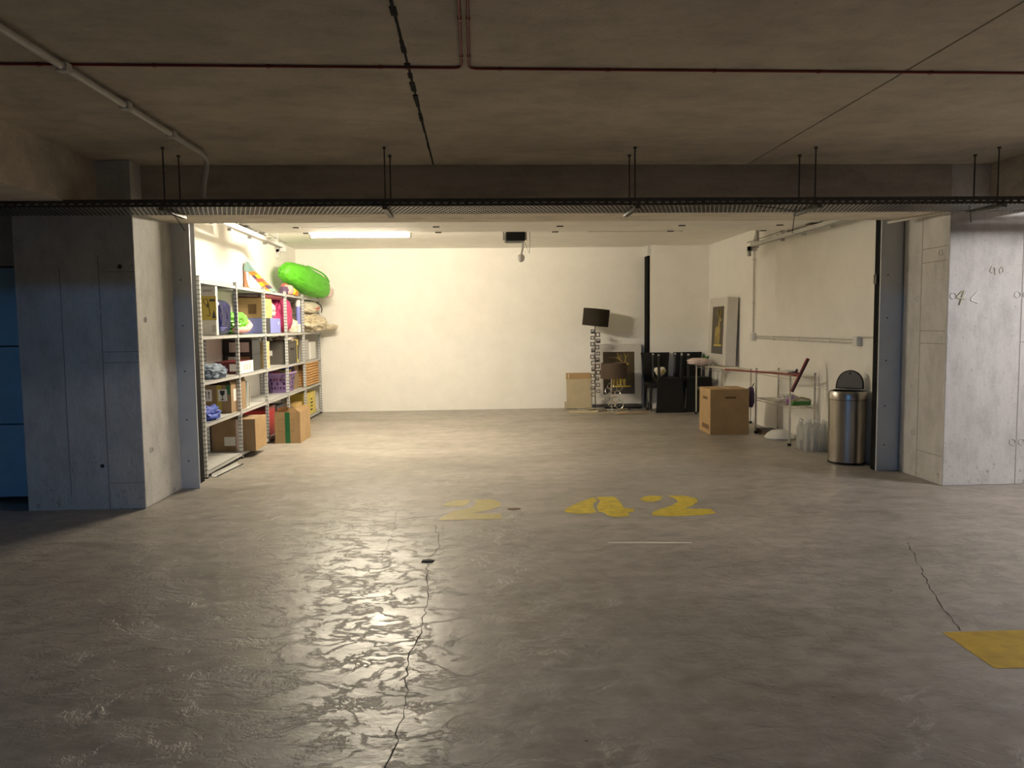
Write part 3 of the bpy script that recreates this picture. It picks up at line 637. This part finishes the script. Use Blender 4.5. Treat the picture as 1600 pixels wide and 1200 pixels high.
t = thing('paper_tray', 'thin white tray lying on the labelled black box', 'tray', (-2.75, 9.3, Z + .3665)); obj('plate', box(nb(), -.14, .13, -.14, .14, 0, .014, bev=.004), WHITE, t); obj('rim', box(nb(), -.15, .14, -.15, .15, .014, .022, bev=.003), GREYB, t)
t = cbox('striped_box', 'tan striped upright box next to the black boxes', -2.86, -2.60, 9.62, 9.88, Z, Z + .33, STRIPE)
t = cbox('storage_box', 'dark grey fabric storage box with white cloth on top', -2.90, -2.58, 10.70, 11.28, Z, Z + .31, GREYB, topflaps=False)
obj('lid', box(nb(), -.165, .165, -.295, .295, .285, .318, bev=.008), GREYB, t); sticker(t, '-y', -.12, -.04, .12, .19, WHITE, -.29, 'white_tag')
obj('handle', tube(nb(), [(.162, -.09, .22), (.175, -.05, .20), (.175, .05, .20), (.162, .09, .22)], .007, 6), INK, t)
soft('white_cloth', 'white cloth draped on the dark grey storage box', 'cloth', (-2.70, 11.0, Z + .345), (.13, .22, .035), PALEP, Z + .3195, 23, .25)
t = thing('board_stack', 'yellow and black narrow folder standing at a post', 'folder', (-2.66, 11.44, Z)); obj('cover', box(nb(), -.07, .06, -.03, .03, 0, .33, bev=.003), YELB, t); obj('spine', box(nb(), .058, .064, -.03, .02, .04, .25), INK, t)
t = cbox('grey_board_box', 'light grey upright board box on the far middle shelf', -2.90, -2.62, 11.95, 12.28, Z, Z + .31, GREYL)
t = cbox('white_board_box', 'white upright box at the far end of the middle shelf', -2.90, -2.60, 12.33, 12.70, Z, Z + .27, WHITE)

# ---- fourth shelf (z .52)
Z = SZ[1] + g
t = cbox('moving_carton', 'brown moving carton with handling symbols and yellow tape', -2.902, -2.60, 8.28, 8.82, Z, Z + .30, CARDD, open_=1.25)
sticker(t, '-y', .0, .05, .001, .30, TAPEY, -.27, 'yellow_tape'); sticker(t, '+x', -.02, .03, .001, .30, TAPEY, .151, 'yellow_tape')
o = sticker(t, '-y', -.145, -.05, .13, .255, WHITE, -.27, 'handling_label')
for x in (-.115, -.08):
    obj('arrow_symbol', prism(nb(), [(-.004, 0), (.004, 0), (.004, .06), (.012, .06), (0, .085), (-.012, .06), (-.004, .06)], lambda u, v: (x + u, -.2725, .155 + v), lambda u, v: (x + u, -.2712, .155 + v)), INK, o)
o = sticker(t, '-y', .015, .11, .13, .255, WHITE, -.2712, 'fragile_label')
obj('glass_symbol', prism(nb(), [(-.02, 0), (.02, 0), (.02, .006), (.004, .01), (.004, .045), (.022, .06), (.026, .10), (-.026, .10), (-.022, .06), (-.004, .045), (-.004, .01), (-.02, .006)], lambda u, v: (.062 + u, -.2741, .142 + v), lambda u, v: (.062 + u, -.2725, .142 + v)), INK, o)
sticker(t, '+x', -.19, -.09, .12, .25, WHITE, .151, 'white_label')
obj('green_tape', box(nb(), .10, .14, -.2720, -.2695, .20, .30), TAPEG, t)
soft('paper_wrap', 'crumpled brown paper bulging out of the moving carton', 'paper', (-2.755, 8.62, Z + .27), (.09, .13, .08), CARDF, Z + .20, 31, .3, 2.6, 2, .3)
soft('blue_cloth', 'crumpled royal blue cloth on the lowest near shelf edge', 'cloth', (-2.68, 7.72, Z + .05), (.115, .27, .085), ROYAL, Z, 33, .3, 2.6, 2.0, .3)
for i, (m, lab, y) in enumerate(((BLUEM, 'light blue magazine leaning on the moving carton', 8.90), (WHITE, 'white magazine leaning between blue and tan ones', 8.955), (CARDF, 'tan magazine leaning at the back of the row', 9.01))):
    t = thing('magazine', lab, 'magazine', (-2.72, y, Z), (math.radians(-8), 0, 0), 'magazines on the fourth shelf'); obj('cover', box(nb(), -.12, .10, -.012, .0, 0, .30 - i * .03), m, t); obj('pages', box(nb(), -.118, .098, 0, .014, .002, .297 - i * .03), WHITE, t)
# laundry basket
t = thing('laundry_basket', 'lilac plastic laundry basket with slotted sides', 'basket', (-2.76, 11.06, Z))
n = 48; levels = [(0, .80), (.035, .81), (.045, .82), (.085, .84), (.105, .86), (.15, .89), (.165, .90), (.205, .93), (.225, .95), (.265, 1.0)]
bm = nb(); rings = []
for z, s in levels:
    R = []
    for k in range(n):
        a = 2 * PI * (k + .5) / n; p = 3.6; cx, sy = math.cos(a), math.sin(a); q = (abs(cx) ** p + abs(sy) ** p) ** (-1 / p); R.append(bm.verts.new((cx * q * .168 * s, sy * q * .34 * s, z)))
    rings.append(R)
for i in range(len(levels) - 1):
    for k in range(n):
        if i in (2, 4, 6) and (k % 2 == 0): 
            if i != 4: continue
            elif k % 4 == 0: continue
        bm.faces.new((rings[i][k], rings[i][(k + 1) % n], rings[i + 1][(k + 1) % n], rings[i + 1][k]))
bm.faces.new(rings[0][::-1]); bmesh.ops.solidify(bm, geom=bm.faces[:], thickness=.003)
obj('slotted_wall', bm, PURP, t)
P = []
for k in range(n):
    a = 2 * PI * k / n; p = 3.6; cx, sy = math.cos(a), math.sin(a); q = (abs(cx) ** p + abs(sy) ** p) ** (-1 / p); P.append((cx * q * .173, sy * q * .346, .268))
obj('rim', tube(nb(), P, .012, 8, closed=True), PURP, t, smooth=True)
for i, (nm, lab, x, y, z, r, m) in enumerate((('folded_cloth', 'rust coloured cloth in the laundry basket', -.04, -.16, .22, (.09, .085, .06), CORAL), ('folded_cloth', 'olive cloth in the laundry basket', -.02, .03, .20, (.09, .075, .07), CARDF))):
    tt = thing(nm, lab, 'cloth', (-2.76 + x, 11.06 + y, Z + .15)); obj('fabric', blob(nb(), (0, 0, .08), r, 40 + i, .25, 2.5, 2.2, 3, flat=0, ridge=.2), m, tt, smooth=True)
tt = thing('yellow_tub', 'yellow tub with blue lid in the laundry basket', 'tub', (-2.74, 11.27, Z + .16)); obj('tub', lathe(nb(), [(.06, 0), (.075, .14)], 20), YELC, tt, smooth=True); obj('lid', lathe(nb(), [(.08, .1405), (.08, .18), (.06, .195)], 20), ROYAL, tt, smooth=True)
cbox('carton', 'brown carton pushed behind the laundry basket', -2.90, -2.66, 11.45, 11.69, Z, Z + .34, CARDD)
t = thing('wicker_basket', 'square woven wicker basket at the far end of the shelves', 'basket', (-2.755, 12.28, Z))
obj('core', box(nb(), -.165, .175, -.44, .44, .002, .368), WICK, t)
for i in range(9):
    bm = nb(); z = .02 + i * .041; N = 44
    for s in ((.178, 0), (-.168, 0)):
        tube(bm, [(s[0] + .006 * (1 if (k + i) % 2 else -1), -.44 + .88 * k / N, z) for k in range(N + 1)], .017, 5)
    tube(bm, [(-.165 + .34 * k / 16, -.443 + .006 * (1 if (k + i) % 2 else -1), z) for k in range(17)], .017, 5)
    obj('weave_row', bm, WICK, t)

# ---- bottom shelf (z .065)
Z = SZ[0] + g
t = cbox('carton', 'long brown carton with a white shipping label on the bottom shelf', -2.92, -2.44, 8.56, 9.01, Z, Z + .35, CARDD, tape=None)
sticker(t, '-y', -.10, .02, .06, .16, WHITE, -.225, 'shipping_label'); sticker(t, '-y', .03, .075, .001, .35, PALEP, -.225, 'pale_tape'); sticker(t, '+x', -.224, .224, .002, .348, CARD, .24, 'lit_panel', .001)  # side towards the tube painted in lighter cardboard, as lit
t = cbox('red_box', 'red box standing on the bottom shelf behind the taped carton', -2.88, -2.60, 9.62, 10.05, Z, Z + .36, REDC, topflaps=False); obj('lid', box(nb(), -.143, .143, -.218, .218, .33, .365, bev=.004), DRED, t)
t = cbox('black_case', 'black case with red trim on the bottom shelf', -2.90, -2.60, 10.12, 10.60, Z, Z + .33, INK, topflaps=False); obj('red_trim', box(nb(), .148, .155, -.2, .1, .26, .29), REDC, t); obj('handle', tube(nb(), [(.151, -.1, .2), (.18, -.1, .2), (.18, .1, .2), (.151, .1, .2)], .01, 8), GREYB, t)
t = thing('black_pot', 'black cooking pot on the bottom shelf', 'pot', (-2.73, 10.98, Z)); obj('pot', lathe(nb(), [(.12, 0), (.14, .02), (.145, .22), (.15, .225)], 28), BLACKP, t, smooth=True); obj('lid', lathe(nb(), [(.15, .226), (.10, .255), (.02, .265), (.02, .285)], 28), GREYB, t, smooth=True)
t = cbox('yellow_box', 'small tan yellow box beside the black pot', -2.84, -2.60, 11.25, 11.60, Z, Z + .25, CARDY); sticker(t, '+x', -.1, .1, .08, .16, WHITE, .12, 'white_tag')
t = cbox('yellow_carton', 'bright yellow printed carton at the far end of the bottom shelf', -2.86, -2.585, 11.90, 12.50, Z, Z + .34, YELB)
sticker(t, '+x', -.12, .08, .02, .30, YELC, .1375, 'yellow_label')
for i in range(4): sticker(t, '+x', -.10 + .03 * (i % 2), .04 + .02 * (i % 3), .06 + i * .055, .085 + i * .055, INK, .139, 'black_print', .001)
t = thing('folded_chart', 'pale folded sheet leaning against the yellow carton', 'folded sheet', (-2.63, 12.66, Z), (0, math.radians(-8), 0)); obj('sheet', box(nb(), -.008, .0, -.13, .13, 0, .33), CARDF, t); obj('fold', box(nb(), .0005, .004, -.13, .0, .02, .30), WHITE, t)

# ---- on the floor by the shelves
t = cbox('carton', 'open brown carton with green tape on the floor by the shelves', -2.475, -2.165, 9.52, 10.10, 0, .385, CARD, open_=.62)
obj('green_tape', box(nb(), -.03, .03, -.2915, -.2885, .002, .384), TAPEG, t)
for (u0, u1, v0, v1) in ((-.11, -.108, .15, .30), (-.11, -.05, .15, .153), (-.11, -.05, .297, .30), (.075, .077, .15, .30), (.04, .077, .15, .153), (.04, .077, .297, .30)): sticker(t, '-y', u0, u1, v0, v1, INKB, -.29, 'outline_print', .001)
t = thing('metal_strip', 'loose pale metal strips lying on the floor under the first shelf', 'metal strip', (-2.49, 7.75, .001), (0, 0, math.radians(-4)))
obj('flange', box(nb(), -.03, .03, -.33, .33, 0, .004), SHELFM, t); obj('upright', box(nb(), -.034, -.03, -.33, .33, 0, .03), SHELFM, t); obj('groove', box(nb(), .02, .03, -.33, .33, .004, .012), BLACKP, t)

# ================================================================== right and back of the garage
# floor lamp with chrome squares
def square_ring(c, s, th, ang=0):
    bm = nb(); w2 = .015
    for x0, x1, z0, z1 in ((-s, s, s - w2, s), (-s, s, -s, -s + w2), (-s, -s + w2, -s + w2, s - w2), (s - w2, s, -s + w2, s - w2)): box(bm, c[0] + x0, c[0] + x1, c[1] - th, c[1] + th, c[2] + z0, c[2] + z1)
    return bm
t = thing('floor_lamp', 'tall floor lamp with chrome square chain and tilted brown shade', 'lamp', (1.985, 12.62, .019))
obj('base', box(nb(), -.15, .15, -.12, .12, 0, .02, bev=.005), CHROME, t)
obj('pole', tube(nb(), [(0, 0, .02), (0, 0, 1.50)], .009, 8), STEELD, t, smooth=True)
rnd = random.Random(5)
zz = 1.285; k = 0
while zz > .22:
    s = .030 + .008 * rnd.random(); x = (-.042 if k % 2 == 0 else .040) + rnd.uniform(-.01, .01)
    obj('chrome_square', square_ring((x, rnd.uniform(-.02, .02), zz), s, .016), CHROME, t)
    if k % 3 == 0: obj('mirror_plate', box(nb(), x - .02, x + .02, -.02, -.016, zz - .025, zz + .005), CHROME, t)
    zz -= .052; k += 1
a = math.radians(6); bm = nb()
lathe(bm, [(.215, -.14), (.215, .14)], 40, capb=False, capt=False); bmesh.ops.solidify(bm, geom=bm.faces[:], thickness=.004)
o = obj('lamp_shade', bm, SHADEB, t, smooth=True); o.location = (.015, 0, 1.515); o.rotation_euler = (0, a, 0)
o2 = obj('shade_ring', tube(nb(), [(.06 * math.cos(2 * PI * i / 12), .06 * math.sin(2 * PI * i / 12), -.05) for i in range(12)], .004, 5, closed=True), CHROME, o)
for i in range(3): obj('shade_spoke', tube(nb(), [(.012 * math.cos(i * 2.09), .012 * math.sin(i * 2.09), -.05), (.21 * math.cos(i * 2.09), .21 * math.sin(i * 2.09), -.02)], .003, 5), CHROME, o)
# table lamp
t = thing('table_lamp', 'small taupe shaded table lamp with curled chrome ring base', 'lamp', (2.235, 12.30, .0175))
obj('base', lathe(nb(), [(.10, 0), (.10, .012), (.03, .02)], 28), CHROME, t, smooth=True)
obj('stem', tube(nb(), [(-.03, 0, .02), (-.04, 0, .2), (-.035, 0, .56)], .008, 8), CHROME, t, smooth=True)
for i, (x, y, z, r) in enumerate(((-.09, .0, .33, .05), (-.03, -.02, .27, .055), (-.10, .02, .22, .05), (.02, .01, .18, .05), (-.02, .02, .12, .06), (.09, .0, .10, .065), (.06, -.01, .28, .045), (-.05, 0, .40, .05), (.10, .02, .38, .05))):
    obj('chrome_ring', tube(nb(), [(x + r * math.cos(2 * PI * q / 18), y + .02 * math.sin(2 * PI * q / 18 + i), z + r * math.sin(2 * PI * q / 18)) for q in range(18)], .006, 6, closed=True), CHROME, t, smooth=True)
bm = nb(); lathe(bm, [(.215, .53), (.205, .78)], 40, capb=False, capt=False); bmesh.ops.solidify(bm, geom=bm.faces[:], thickness=.004); o = obj('lamp_shade', bm, SHADEL, t, smooth=True)
# posters of a golden deer
def poster(label, loc, rot, w, h, d):
    t = thing('framed_poster', label, 'poster', loc, rot)
    obj('frame_box', box(nb(), -w / 2, w / 2, 0, d, 0, h, bev=.012), CANVAS, t)
    u0, u1, v0, v1 = -w / 2 + .22 * w, -w / 2 + .85 * w, .17 * h, .87 * h
    pw, ph = u1 - u0, v1 - v0
    pr = obj('print', box(nb(), u0, u1, -.002, .001, v0, v1), PRINT, t)
    def flatp(name, poly, m, e): return obj(name, prism(nb(), poly, lambda u, v: (u0 + u * pw, -.002 - e, v0 + v * ph), lambda u, v: (u0 + u * pw, -.002, v0 + v * ph)), m, pr)
    flatp('grey_band', [(0, 0), (1, 0), (1, .15), (0, .15)], PRINTG, .0005)
    flatp('ground_band', [(.22, .16), (.88, .16), (.88, .20), (.22, .20)], GOLDB, .0008)
    flatp('deer_body', [(.30, .20), (.36, .20), (.38, .38), (.50, .36), (.60, .38), (.64, .20), (.70, .20), (.72, .40), (.74, .52), (.70, .60), (.70, .68), (.82, .69), (.84, .72), (.72, .755), (.66, .76), (.58, .70), (.54, .58), (.36, .57), (.27, .50), (.28, .36)], GOLD, .001)
    flatp('deer_leg', [(.42, .20), (.46, .20), (.48, .37), (.42, .37)], GOLD, .0012); flatp('deer_leg', [(.53, .20), (.57, .20), (.58, .38), (.52, .38)], GOLDB, .0012)
    for pts in ([(.62, .75), (.50, .85), (.46, .97)], [(.70, .755), (.72, .86), (.68, .97)], [(.52, .84), (.58, .93)], [(.72, .85), (.80, .93)], [(.56, .80), (.40, .88)]):
        obj('antler', tube(nb(), [(u0 + u * pw, -.003, v0 + v * ph) for u, v in pts], [.011, .009, .005][:len(pts)] if len(pts) == 3 else [.007, .004], 5), GOLD, pr)
    return t
poster('plastic wrapped golden deer poster leaning on the back wall', (2.40, 12.845, .068), (math.radians(-4), 0, 0), .85, 1.02, .06)
bx = thing('foam_block', 'dark flat block under the deer poster at the back wall', 'block', (2.42, 12.84, .001)); obj('block', box(nb(), -.40, .36, -.08, .15, 0, .058, bev=.006), GREYB, bx); obj('lip', box(nb(), -.40, .36, -.085, -.08, 0, .03), BLACKP, bx)
# leaning flattened cartons
t = thing('flat_carton', 'flattened cardboard sheet leaning on the back wall by the floor lamp', 'cardboard', (1.745, 12.90, .002), (math.radians(-8), 0, 0))
obj('sheet', box(nb(), -.20, .22, 0, .012, 0, .60), CARDF, t); obj('flap', box(nb(), -.205, .22, -.006, -.0005, .50, .605), CARD, t); obj('tape', box(nb(), -.165, -.155, -.008, -.006, .51, .59), WHITE, t)
obj('lower_flap', box(nb(), -.24, .22, -.03, -.012, 0, .12), CARDF, t)
for i, (lab, x, y, a, wd, ln, m) in enumerate((('wide brown cardboard sheet lying flat beneath the floor lamp', 1.98, 12.35, .05, .38, .95, CARDF), ('grey board lying flat across the cardboard at the lamp foot', 2.0, 12.66, -.08, .10, .62, GREYL), ('thin brown strip of card lying in front of the table lamp', 2.50, 12.05, .05, .10, .5, CARD))):
    t = thing('board', lab, 'board', (x, y, .0012 + .001 * i), (0, 0, a)); obj('sheet', box(nb(), -ln / 2, ln / 2, -wd / 2, wd / 2, 0, .008), m, t); obj('folded_edge', box(nb(), -ln / 2, ln / 2 - .1, -wd / 2, -wd / 2 + .03, .0082, .014), m, t)
for i, (lab, x, y, a) in enumerate((('chrome lamp part lying on the cardboard left of the table lamp', 2.02, 12.18, .05), ('chrome lamp part lying right of the table lamp', 2.42, 12.36, -.1))):
    t = thing('chrome_part', lab, 'lamp part', (x, y, .02), (0, 0, a)); obj('bar', box(nb(), -.07, .07, -.02, .02, 0, .03, bev=.004), CHROME, t); obj('end', box(nb(), .07, .085, -.015, .015, .003, .025), BLACKP, t)
t = thing('black_pouch', 'small round black pouch on the floor at the chair legs', 'pouch', (2.83, 12.38, .001)); obj('body', blob(nb(), (0, 0, .07), (.05, .05, .068), 4, .1, sub=3, flat=0), BLACKP, t, smooth=True); obj('tie', tube(nb(), [(0, 0, .135), (.01, 0, .16)], .008, 6), GREYB, t)
# chairs
def make_chair(label):
    t = thing('dining_chair', label, 'chair', group='black dining chairs stacked seat on seat')
    obj('seat', box(nb(), -.205, .205, -.22, .21, .385, .465, bev=.014), BLACK, t, smooth=True)
    bm = nb()      # back: widening upwards, slightly reclined
    prof = [(.40, .200, .170), (.55, .205, .178), (.75, .215, .200), (.94, .240, .235)]
    R = []
    for z, wd, yy in prof: R.append([bm.verts.new(p) for p in ((-wd, yy, z), (wd, yy, z), (wd, yy + .04, z), (-wd, yy + .04, z))])
    for A, B in zip(R, R[1:]):
        for k in range(4): bm.faces.new((A[k], A[(k + 1) % 4], B[(k + 1) % 4], B[k]))
    bm.faces.new(R[0][::-1]); bm.faces.new(R[-1]); obj('backrest', bm, BLACK, t)
    for sx in (-1, 1):
        for y, yo in ((-.19, -.01), (.18, .03)):
            l = obj('leg', tube(nb(), [(sx * .178, y, .386), (sx * .185, y + yo, .025)], [.026, .019], 6), BLACKP, t, smooth=True)
            obj('foot_cap', tube(nb(), [(sx * .185, y + yo, .025), (sx * .1855, y + yo, 0)], [.0195, .017], 8), CHROME, l, smooth=True)
    return t
ch = make_chair('upright black dining chair nearest the back wall poster, under an inverted chair'); ch.location = (3.01, 12.47, .001)
c2 = copy_tree(ch); c2.location = (3.56, 12.47, .001); c2['label'] = 'upright black dining chair nearest the right wall, under an inverted chair'
c3 = copy_tree(ch); c3.location = (3.115, 12.33, .934); c3.rotation_euler = (PI, 0, 0); c3['label'] = 'inverted black dining chair stacked on the chair beside the poster'
c4 = copy_tree(ch); c4.location = (3.60, 12.36, .934); c4.rotation_euler = (PI, 0, 0); c4['label'] = 'inverted black dining chair stacked on the chair by the right wall'
t = thing('paper_bag', 'small crumpled white and yellow bag between the inverted chair legs', 'bag', (2.995, 12.30, .551)); obj('body', blob(nb(), (0, 0, .09), (.085, .08, .085), 6, .3, 2, 2, 3, flat=0, ridge=.2, taper=.5), CREAM, t, smooth=True); obj('yellow_print', blob(nb(), (.02, -.07, .10), (.04, .02, .03), 2, .2, sub=2), YELB, t)

# wire racks
def rack(label, x0, x1, y0, y1, zs, h):
    t = thing('wire_rack', label, 'rack', (x0, y0, 0)); W, L = x1 - x0, y1 - y0
    for x in (0, W):
        for y in (0, L):
            p = obj('post', tube(nb(), [(x, y, .012), (x, y, h)], .0125, 10), CHROME, t, smooth=True); obj('foot', tube(nb(), [(x, y, 0), (x, y, .03)], .022, 8), BLACKP, p); obj('cap', tube(nb(), [(x, y, h), (x, y, h + .006)], .014, 8), BLACKP, p)
    for z in zs:
        s = nb()
        for zz in (z, z - .03):
            tube(s, [(0, 0, zz), (W, 0, zz), (W, L, zz), (0, L, zz)], .004, 6, closed=True)
        n = int(L / .03)
        for i in range(1, n): tube(s, [(0, L * i / n, z), (W, L * i / n, z)], .0022, 5)
        for x in (W * .33, W * .66): tube(s, [(x, 0, z - .005), (x, L, z - .005)], .004, 5)
        obj('wire_shelf', s, CHROME, t)
    return t
rack('chrome wire rack standing beside the water bottles', 3.60, 3.89, 8.60, 9.66, (.80, .46), .83)
rack('chrome wire rack carrying the boxed deer poster', 3.46, 3.88, 10.62, 11.86, (.765, .42), .764)
pt = poster('boxed golden deer poster standing on the far wire rack', (3.70, 11.66, .776), (math.radians(-3), 0, -PI / 2), .86, 1.03, .17)
pt.rotation_euler = (math.radians(-2), 0, math.radians(-90)); 
soft('white_cushion', 'small white cushion at the far corner of the wire rack', 'cushion', (3.43, 11.62, .835), (.17, .15, .055), PALEP, .7705, 51, .12)
t = thing('green_sprig', 'small green artificial sprig beside the white cushion', 'plant', (3.60, 11.79, .7705)); obj('pot', lathe(nb(), [(.025, 0), (.03, .05)], 12), GREYB, t)
for i in range(7): obj('leaf', tube(nb(), [(0, 0, .05), (.02 * math.cos(i), .02 * math.sin(i), .11), (.05 * math.cos(i), .05 * math.sin(i), .15)], [.004, .012, .002], 5), GREENP, t)
# big carton
t = cbox('carton', 'large brown carton standing in front of the wire racks', 2.98, 3.48, 9.57, 10.07, 0, .575, CARD, rz=math.radians(-1))
sticker(t, '-x', -.12, .08, .44, .475, INKB, -.25, 'faint_print'); sticker(t, '-x', -.2, .12, .06, .12, INKB, -.25, 'faint_print', .0008); sticker(t, '-y', -.06, .08, .46, .485, INKB, -.25, 'faint_print'); obj('tape', box(nb(), -.03, .03, -.25, .25, .5795, .5805), TAPEB, t)
# squeegee
t = thing('floor_squeegee', 'red floor squeegee lying across the near wire rack', 'squeegee', (3.64, 8.44, .825))
obj('handle', tube(nb(), [(0, .0, 0), (-.11, .36, .0), (-.43, 1.27, .0)], .011, 8), REDP, t, smooth=True)
d = Vector((.09, 0, .185)); bmh = tube(nb(), [-d, d], .021, 8); obj('head', bmh, REDP, t)
obj('rubber_blade', tube(nb(), [-d + Vector((.0, -.022, -.004)), d + Vector((0, -.022, -.004))], .008, 6), BLACKP, t); obj('socket', tube(nb(), [(-.03, .10, 0), (.0, 0, 0)], .018, 8), REDP, t, smooth=True)
# clutter on the near rack
t = thing('tool_pouch', 'dark and pale folded tools on the top of the near wire rack', 'tool', (3.74, 8.82, .8045)); obj('grip', box(nb(), -.05, .05, -.11, .08, 0, .03, bev=.01), GREYB, t); obj('blade', box(nb(), -.03, .04, .02, .2, .031, .045, bev=.004), GALV, t); obj('knob', tube(nb(), [(0, -.03, .03), (0.01, -.05, .065)], .016, 8), PLUM, t)
t = soft('clear_wrap', 'crumpled clear plastic wrap on the lower shelf of the near rack', 'plastic wrap', (3.75, 9.02, .51), (.10, .16, .05), CLEAR, .4645, 61, .3, 2.6, 2, .3)
t = thing('purple_trinket', 'small purple plastic trinket on the lower shelf of the near rack', 'trinket', (3.655, 8.74, .4645)); obj('body', blob(nb(), (0, 0, .04), (.04, .05, .042), 7, .35, 3, 2, 3, flat=0), VIOL, t, smooth=True); obj('tip', blob(nb(), (.02, -.02, .09), (.02, .02, .02), 2, .2, sub=2), PURP, t, smooth=True)
t = thing('green_brush', 'green hand brush on the lower shelf of the near rack', 'brush', (3.76, 8.64, .4645), (0, 0, .05)); obj('head', box(nb(), -.12, .10, -.025, .035, 0, .045, bev=.012), GREENP, t, smooth=True); obj('handle', tube(nb(), [(-.11, .02, .05), (0, .03, .085), (.10, .03, .06), (.12, .03, .04)], .012, 8), CARDF, t, smooth=True)
t = thing('white_basin', 'white plastic basin upside down on the floor under the near rack', 'basin', (3.72, 9.18, .001)); obj('bowl', lathe(nb(), [(.17, 0), (.175, .025), (.15, .06), (.10, .095), (.04, .108)], 36), WPLAST, t, smooth=True); obj('rim', tube(nb(), [(.175 * math.cos(2 * PI * i / 36), .175 * math.sin(2 * PI * i / 36), .016) for i in range(36)], .008, 6, closed=True), WPLAST, t, smooth=True)
t = thing('dark_plank', 'dark wooden plank on the floor beneath the near rack', 'plank', (3.72, 9.46, .001)); obj('plank', box(nb(), -.07, .14, -.06, .32, 0, .05, bev=.004), GREYB, t); obj('edge', box(nb(), -.071, -.07, -.06, .32, .01, .03), INKB, t)
t = thing('tape_roll', 'dark roll of bag hanging at the far post of the near rack', 'bag', (3.55, 9.72, .40)); obj('bag', blob(nb(), (0, 0, .06), (.045, .05, .13), 9, .2, sub=3), PLUM, t, smooth=True); obj('strap', tube(nb(), [(0, 0, .17), (.03, -.03, .24)], .006, 6), BLACKP, t)
# bottles
b0 = thing('water_bottle', 'clear plastic water bottle in the cluster beside the steel bin', 'bottle', (0, 0, 0), group='clear water bottles beside the steel bin')
obj('body', lathe(nb(), [(.034, 0), (.041, .01), (.042, .06), (.039, .075), (.042, .09), (.042, .15), (.038, .165), (.042, .18), (.041, .225), (.030, .268), (.017, .298), (.0145, .315)], 20), CLEAR, b0, smooth=True)
obj('cap', lathe(nb(), [(.016, .3155), (.016, .335)], 14), WPLAST, b0, smooth=True)
first = True
for r in range(4):
    for k in range(3):
        o = b0 if first else copy_tree(b0); first = False
        o.location = (3.645 + k * .092 + (.02 if r % 2 else 0), 8.20 + r * .086, .001); o.rotation_euler = (0, 0, random.random() * 6)
# bin
t = thing('trash_bin', 'tall brushed steel bin with its half-round lid open', 'trash bin', (3.735, 7.51, .001))
obj('body', lathe(nb(), [(.178, .02), (.180, .64)], 64, capt=False), BRUSH, t, smooth=True)
obj('base_ring', lathe(nb(), [(.176, 0), (.181, .004), (.181, .022)], 48), BLACKP, t, smooth=True)
obj('collar', lathe(nb(), [(.183, .645), (.184, .70), (.172, .725), (.160, .728), (.158, .66)], 64, capb=False, capt=False), BRUSH, t, smooth=True)
obj('dark_joint', lathe(nb(), [(.179, .640), (.179, .6455)], 48, capb=False, capt=False), BLACKP, t)
obj('liner', lathe(nb(), [(.150, .10), (.157, .722)], 48, capt=False), BLACKP, t, smooth=True)
ang = math.radians(-42)
deck = [(.158 * math.cos(q), .158 * math.sin(q)) for q in [PI * (.093 + .814 * i / 18) for i in range(19)]]
ca, sa = math.cos(ang), math.sin(ang)
obj('rear_deck', prism(nb(), deck, lambda u, v: (u * ca - v * sa, u * sa + v * ca, .715), lambda u, v: (u * ca - v * sa, u * sa + v * ca, .732)), BLACKP, t)
HO = .045
lid = [(.135 * math.cos(q), .19 * math.sin(q) ** .8) for q in [PI * i / 20 for i in range(21)]]
tl = math.radians(8)
def lf(off, sc): return lambda u, v: ((u * sc) * ca - (off + math.sin(tl) * v) * sa, (u * sc) * sa + (off + math.sin(tl) * v) * ca, .735 + (v * sc + .006) * math.cos(tl))
l = obj('lid', prism(nb(), lid, lf(HO, 1), lf(HO + .022, 1)), BLACKP, t)
obj('lid_inside', prism(nb(), [(u * .9, .012 + v * .88) for u, v in lid], lf(HO - .003, 1), lf(HO + .001, 1)), GREYP, l)
obj('lid_catch', prism(nb(), [(-.008, .15), (.008, .15), (.008, .165), (-.008, .165)], lf(HO - .012, 1), lf(HO, 1)), BLACKP, l)

# scraps on the floor
t = tag(obj('debris_scrap', prism(nb(), [(-.03, -.02), (.03, -.025), (.045, .0), (.02, .02), (-.025, .015)], lambda u, v: (u, v, 0.0012), lambda u, v: (u, v, .007)), CRACK, loc=(-.311, 4.58, 0)), 'small black scrap on the floor near the long crack', 'scrap')
t = tag(obj('debris_scrap', prism(nb(), [(-.05, 0), (-.02, -.025), (.05, -.005), (.02, .02), (-.02, .02)], lambda u, v: (u, v, 0.0012), lambda u, v: (u, v, .006)), CARDD, loc=(.285, 5.86, 0)), 'small brown scrap on the floor between the painted numerals', 'scrap')
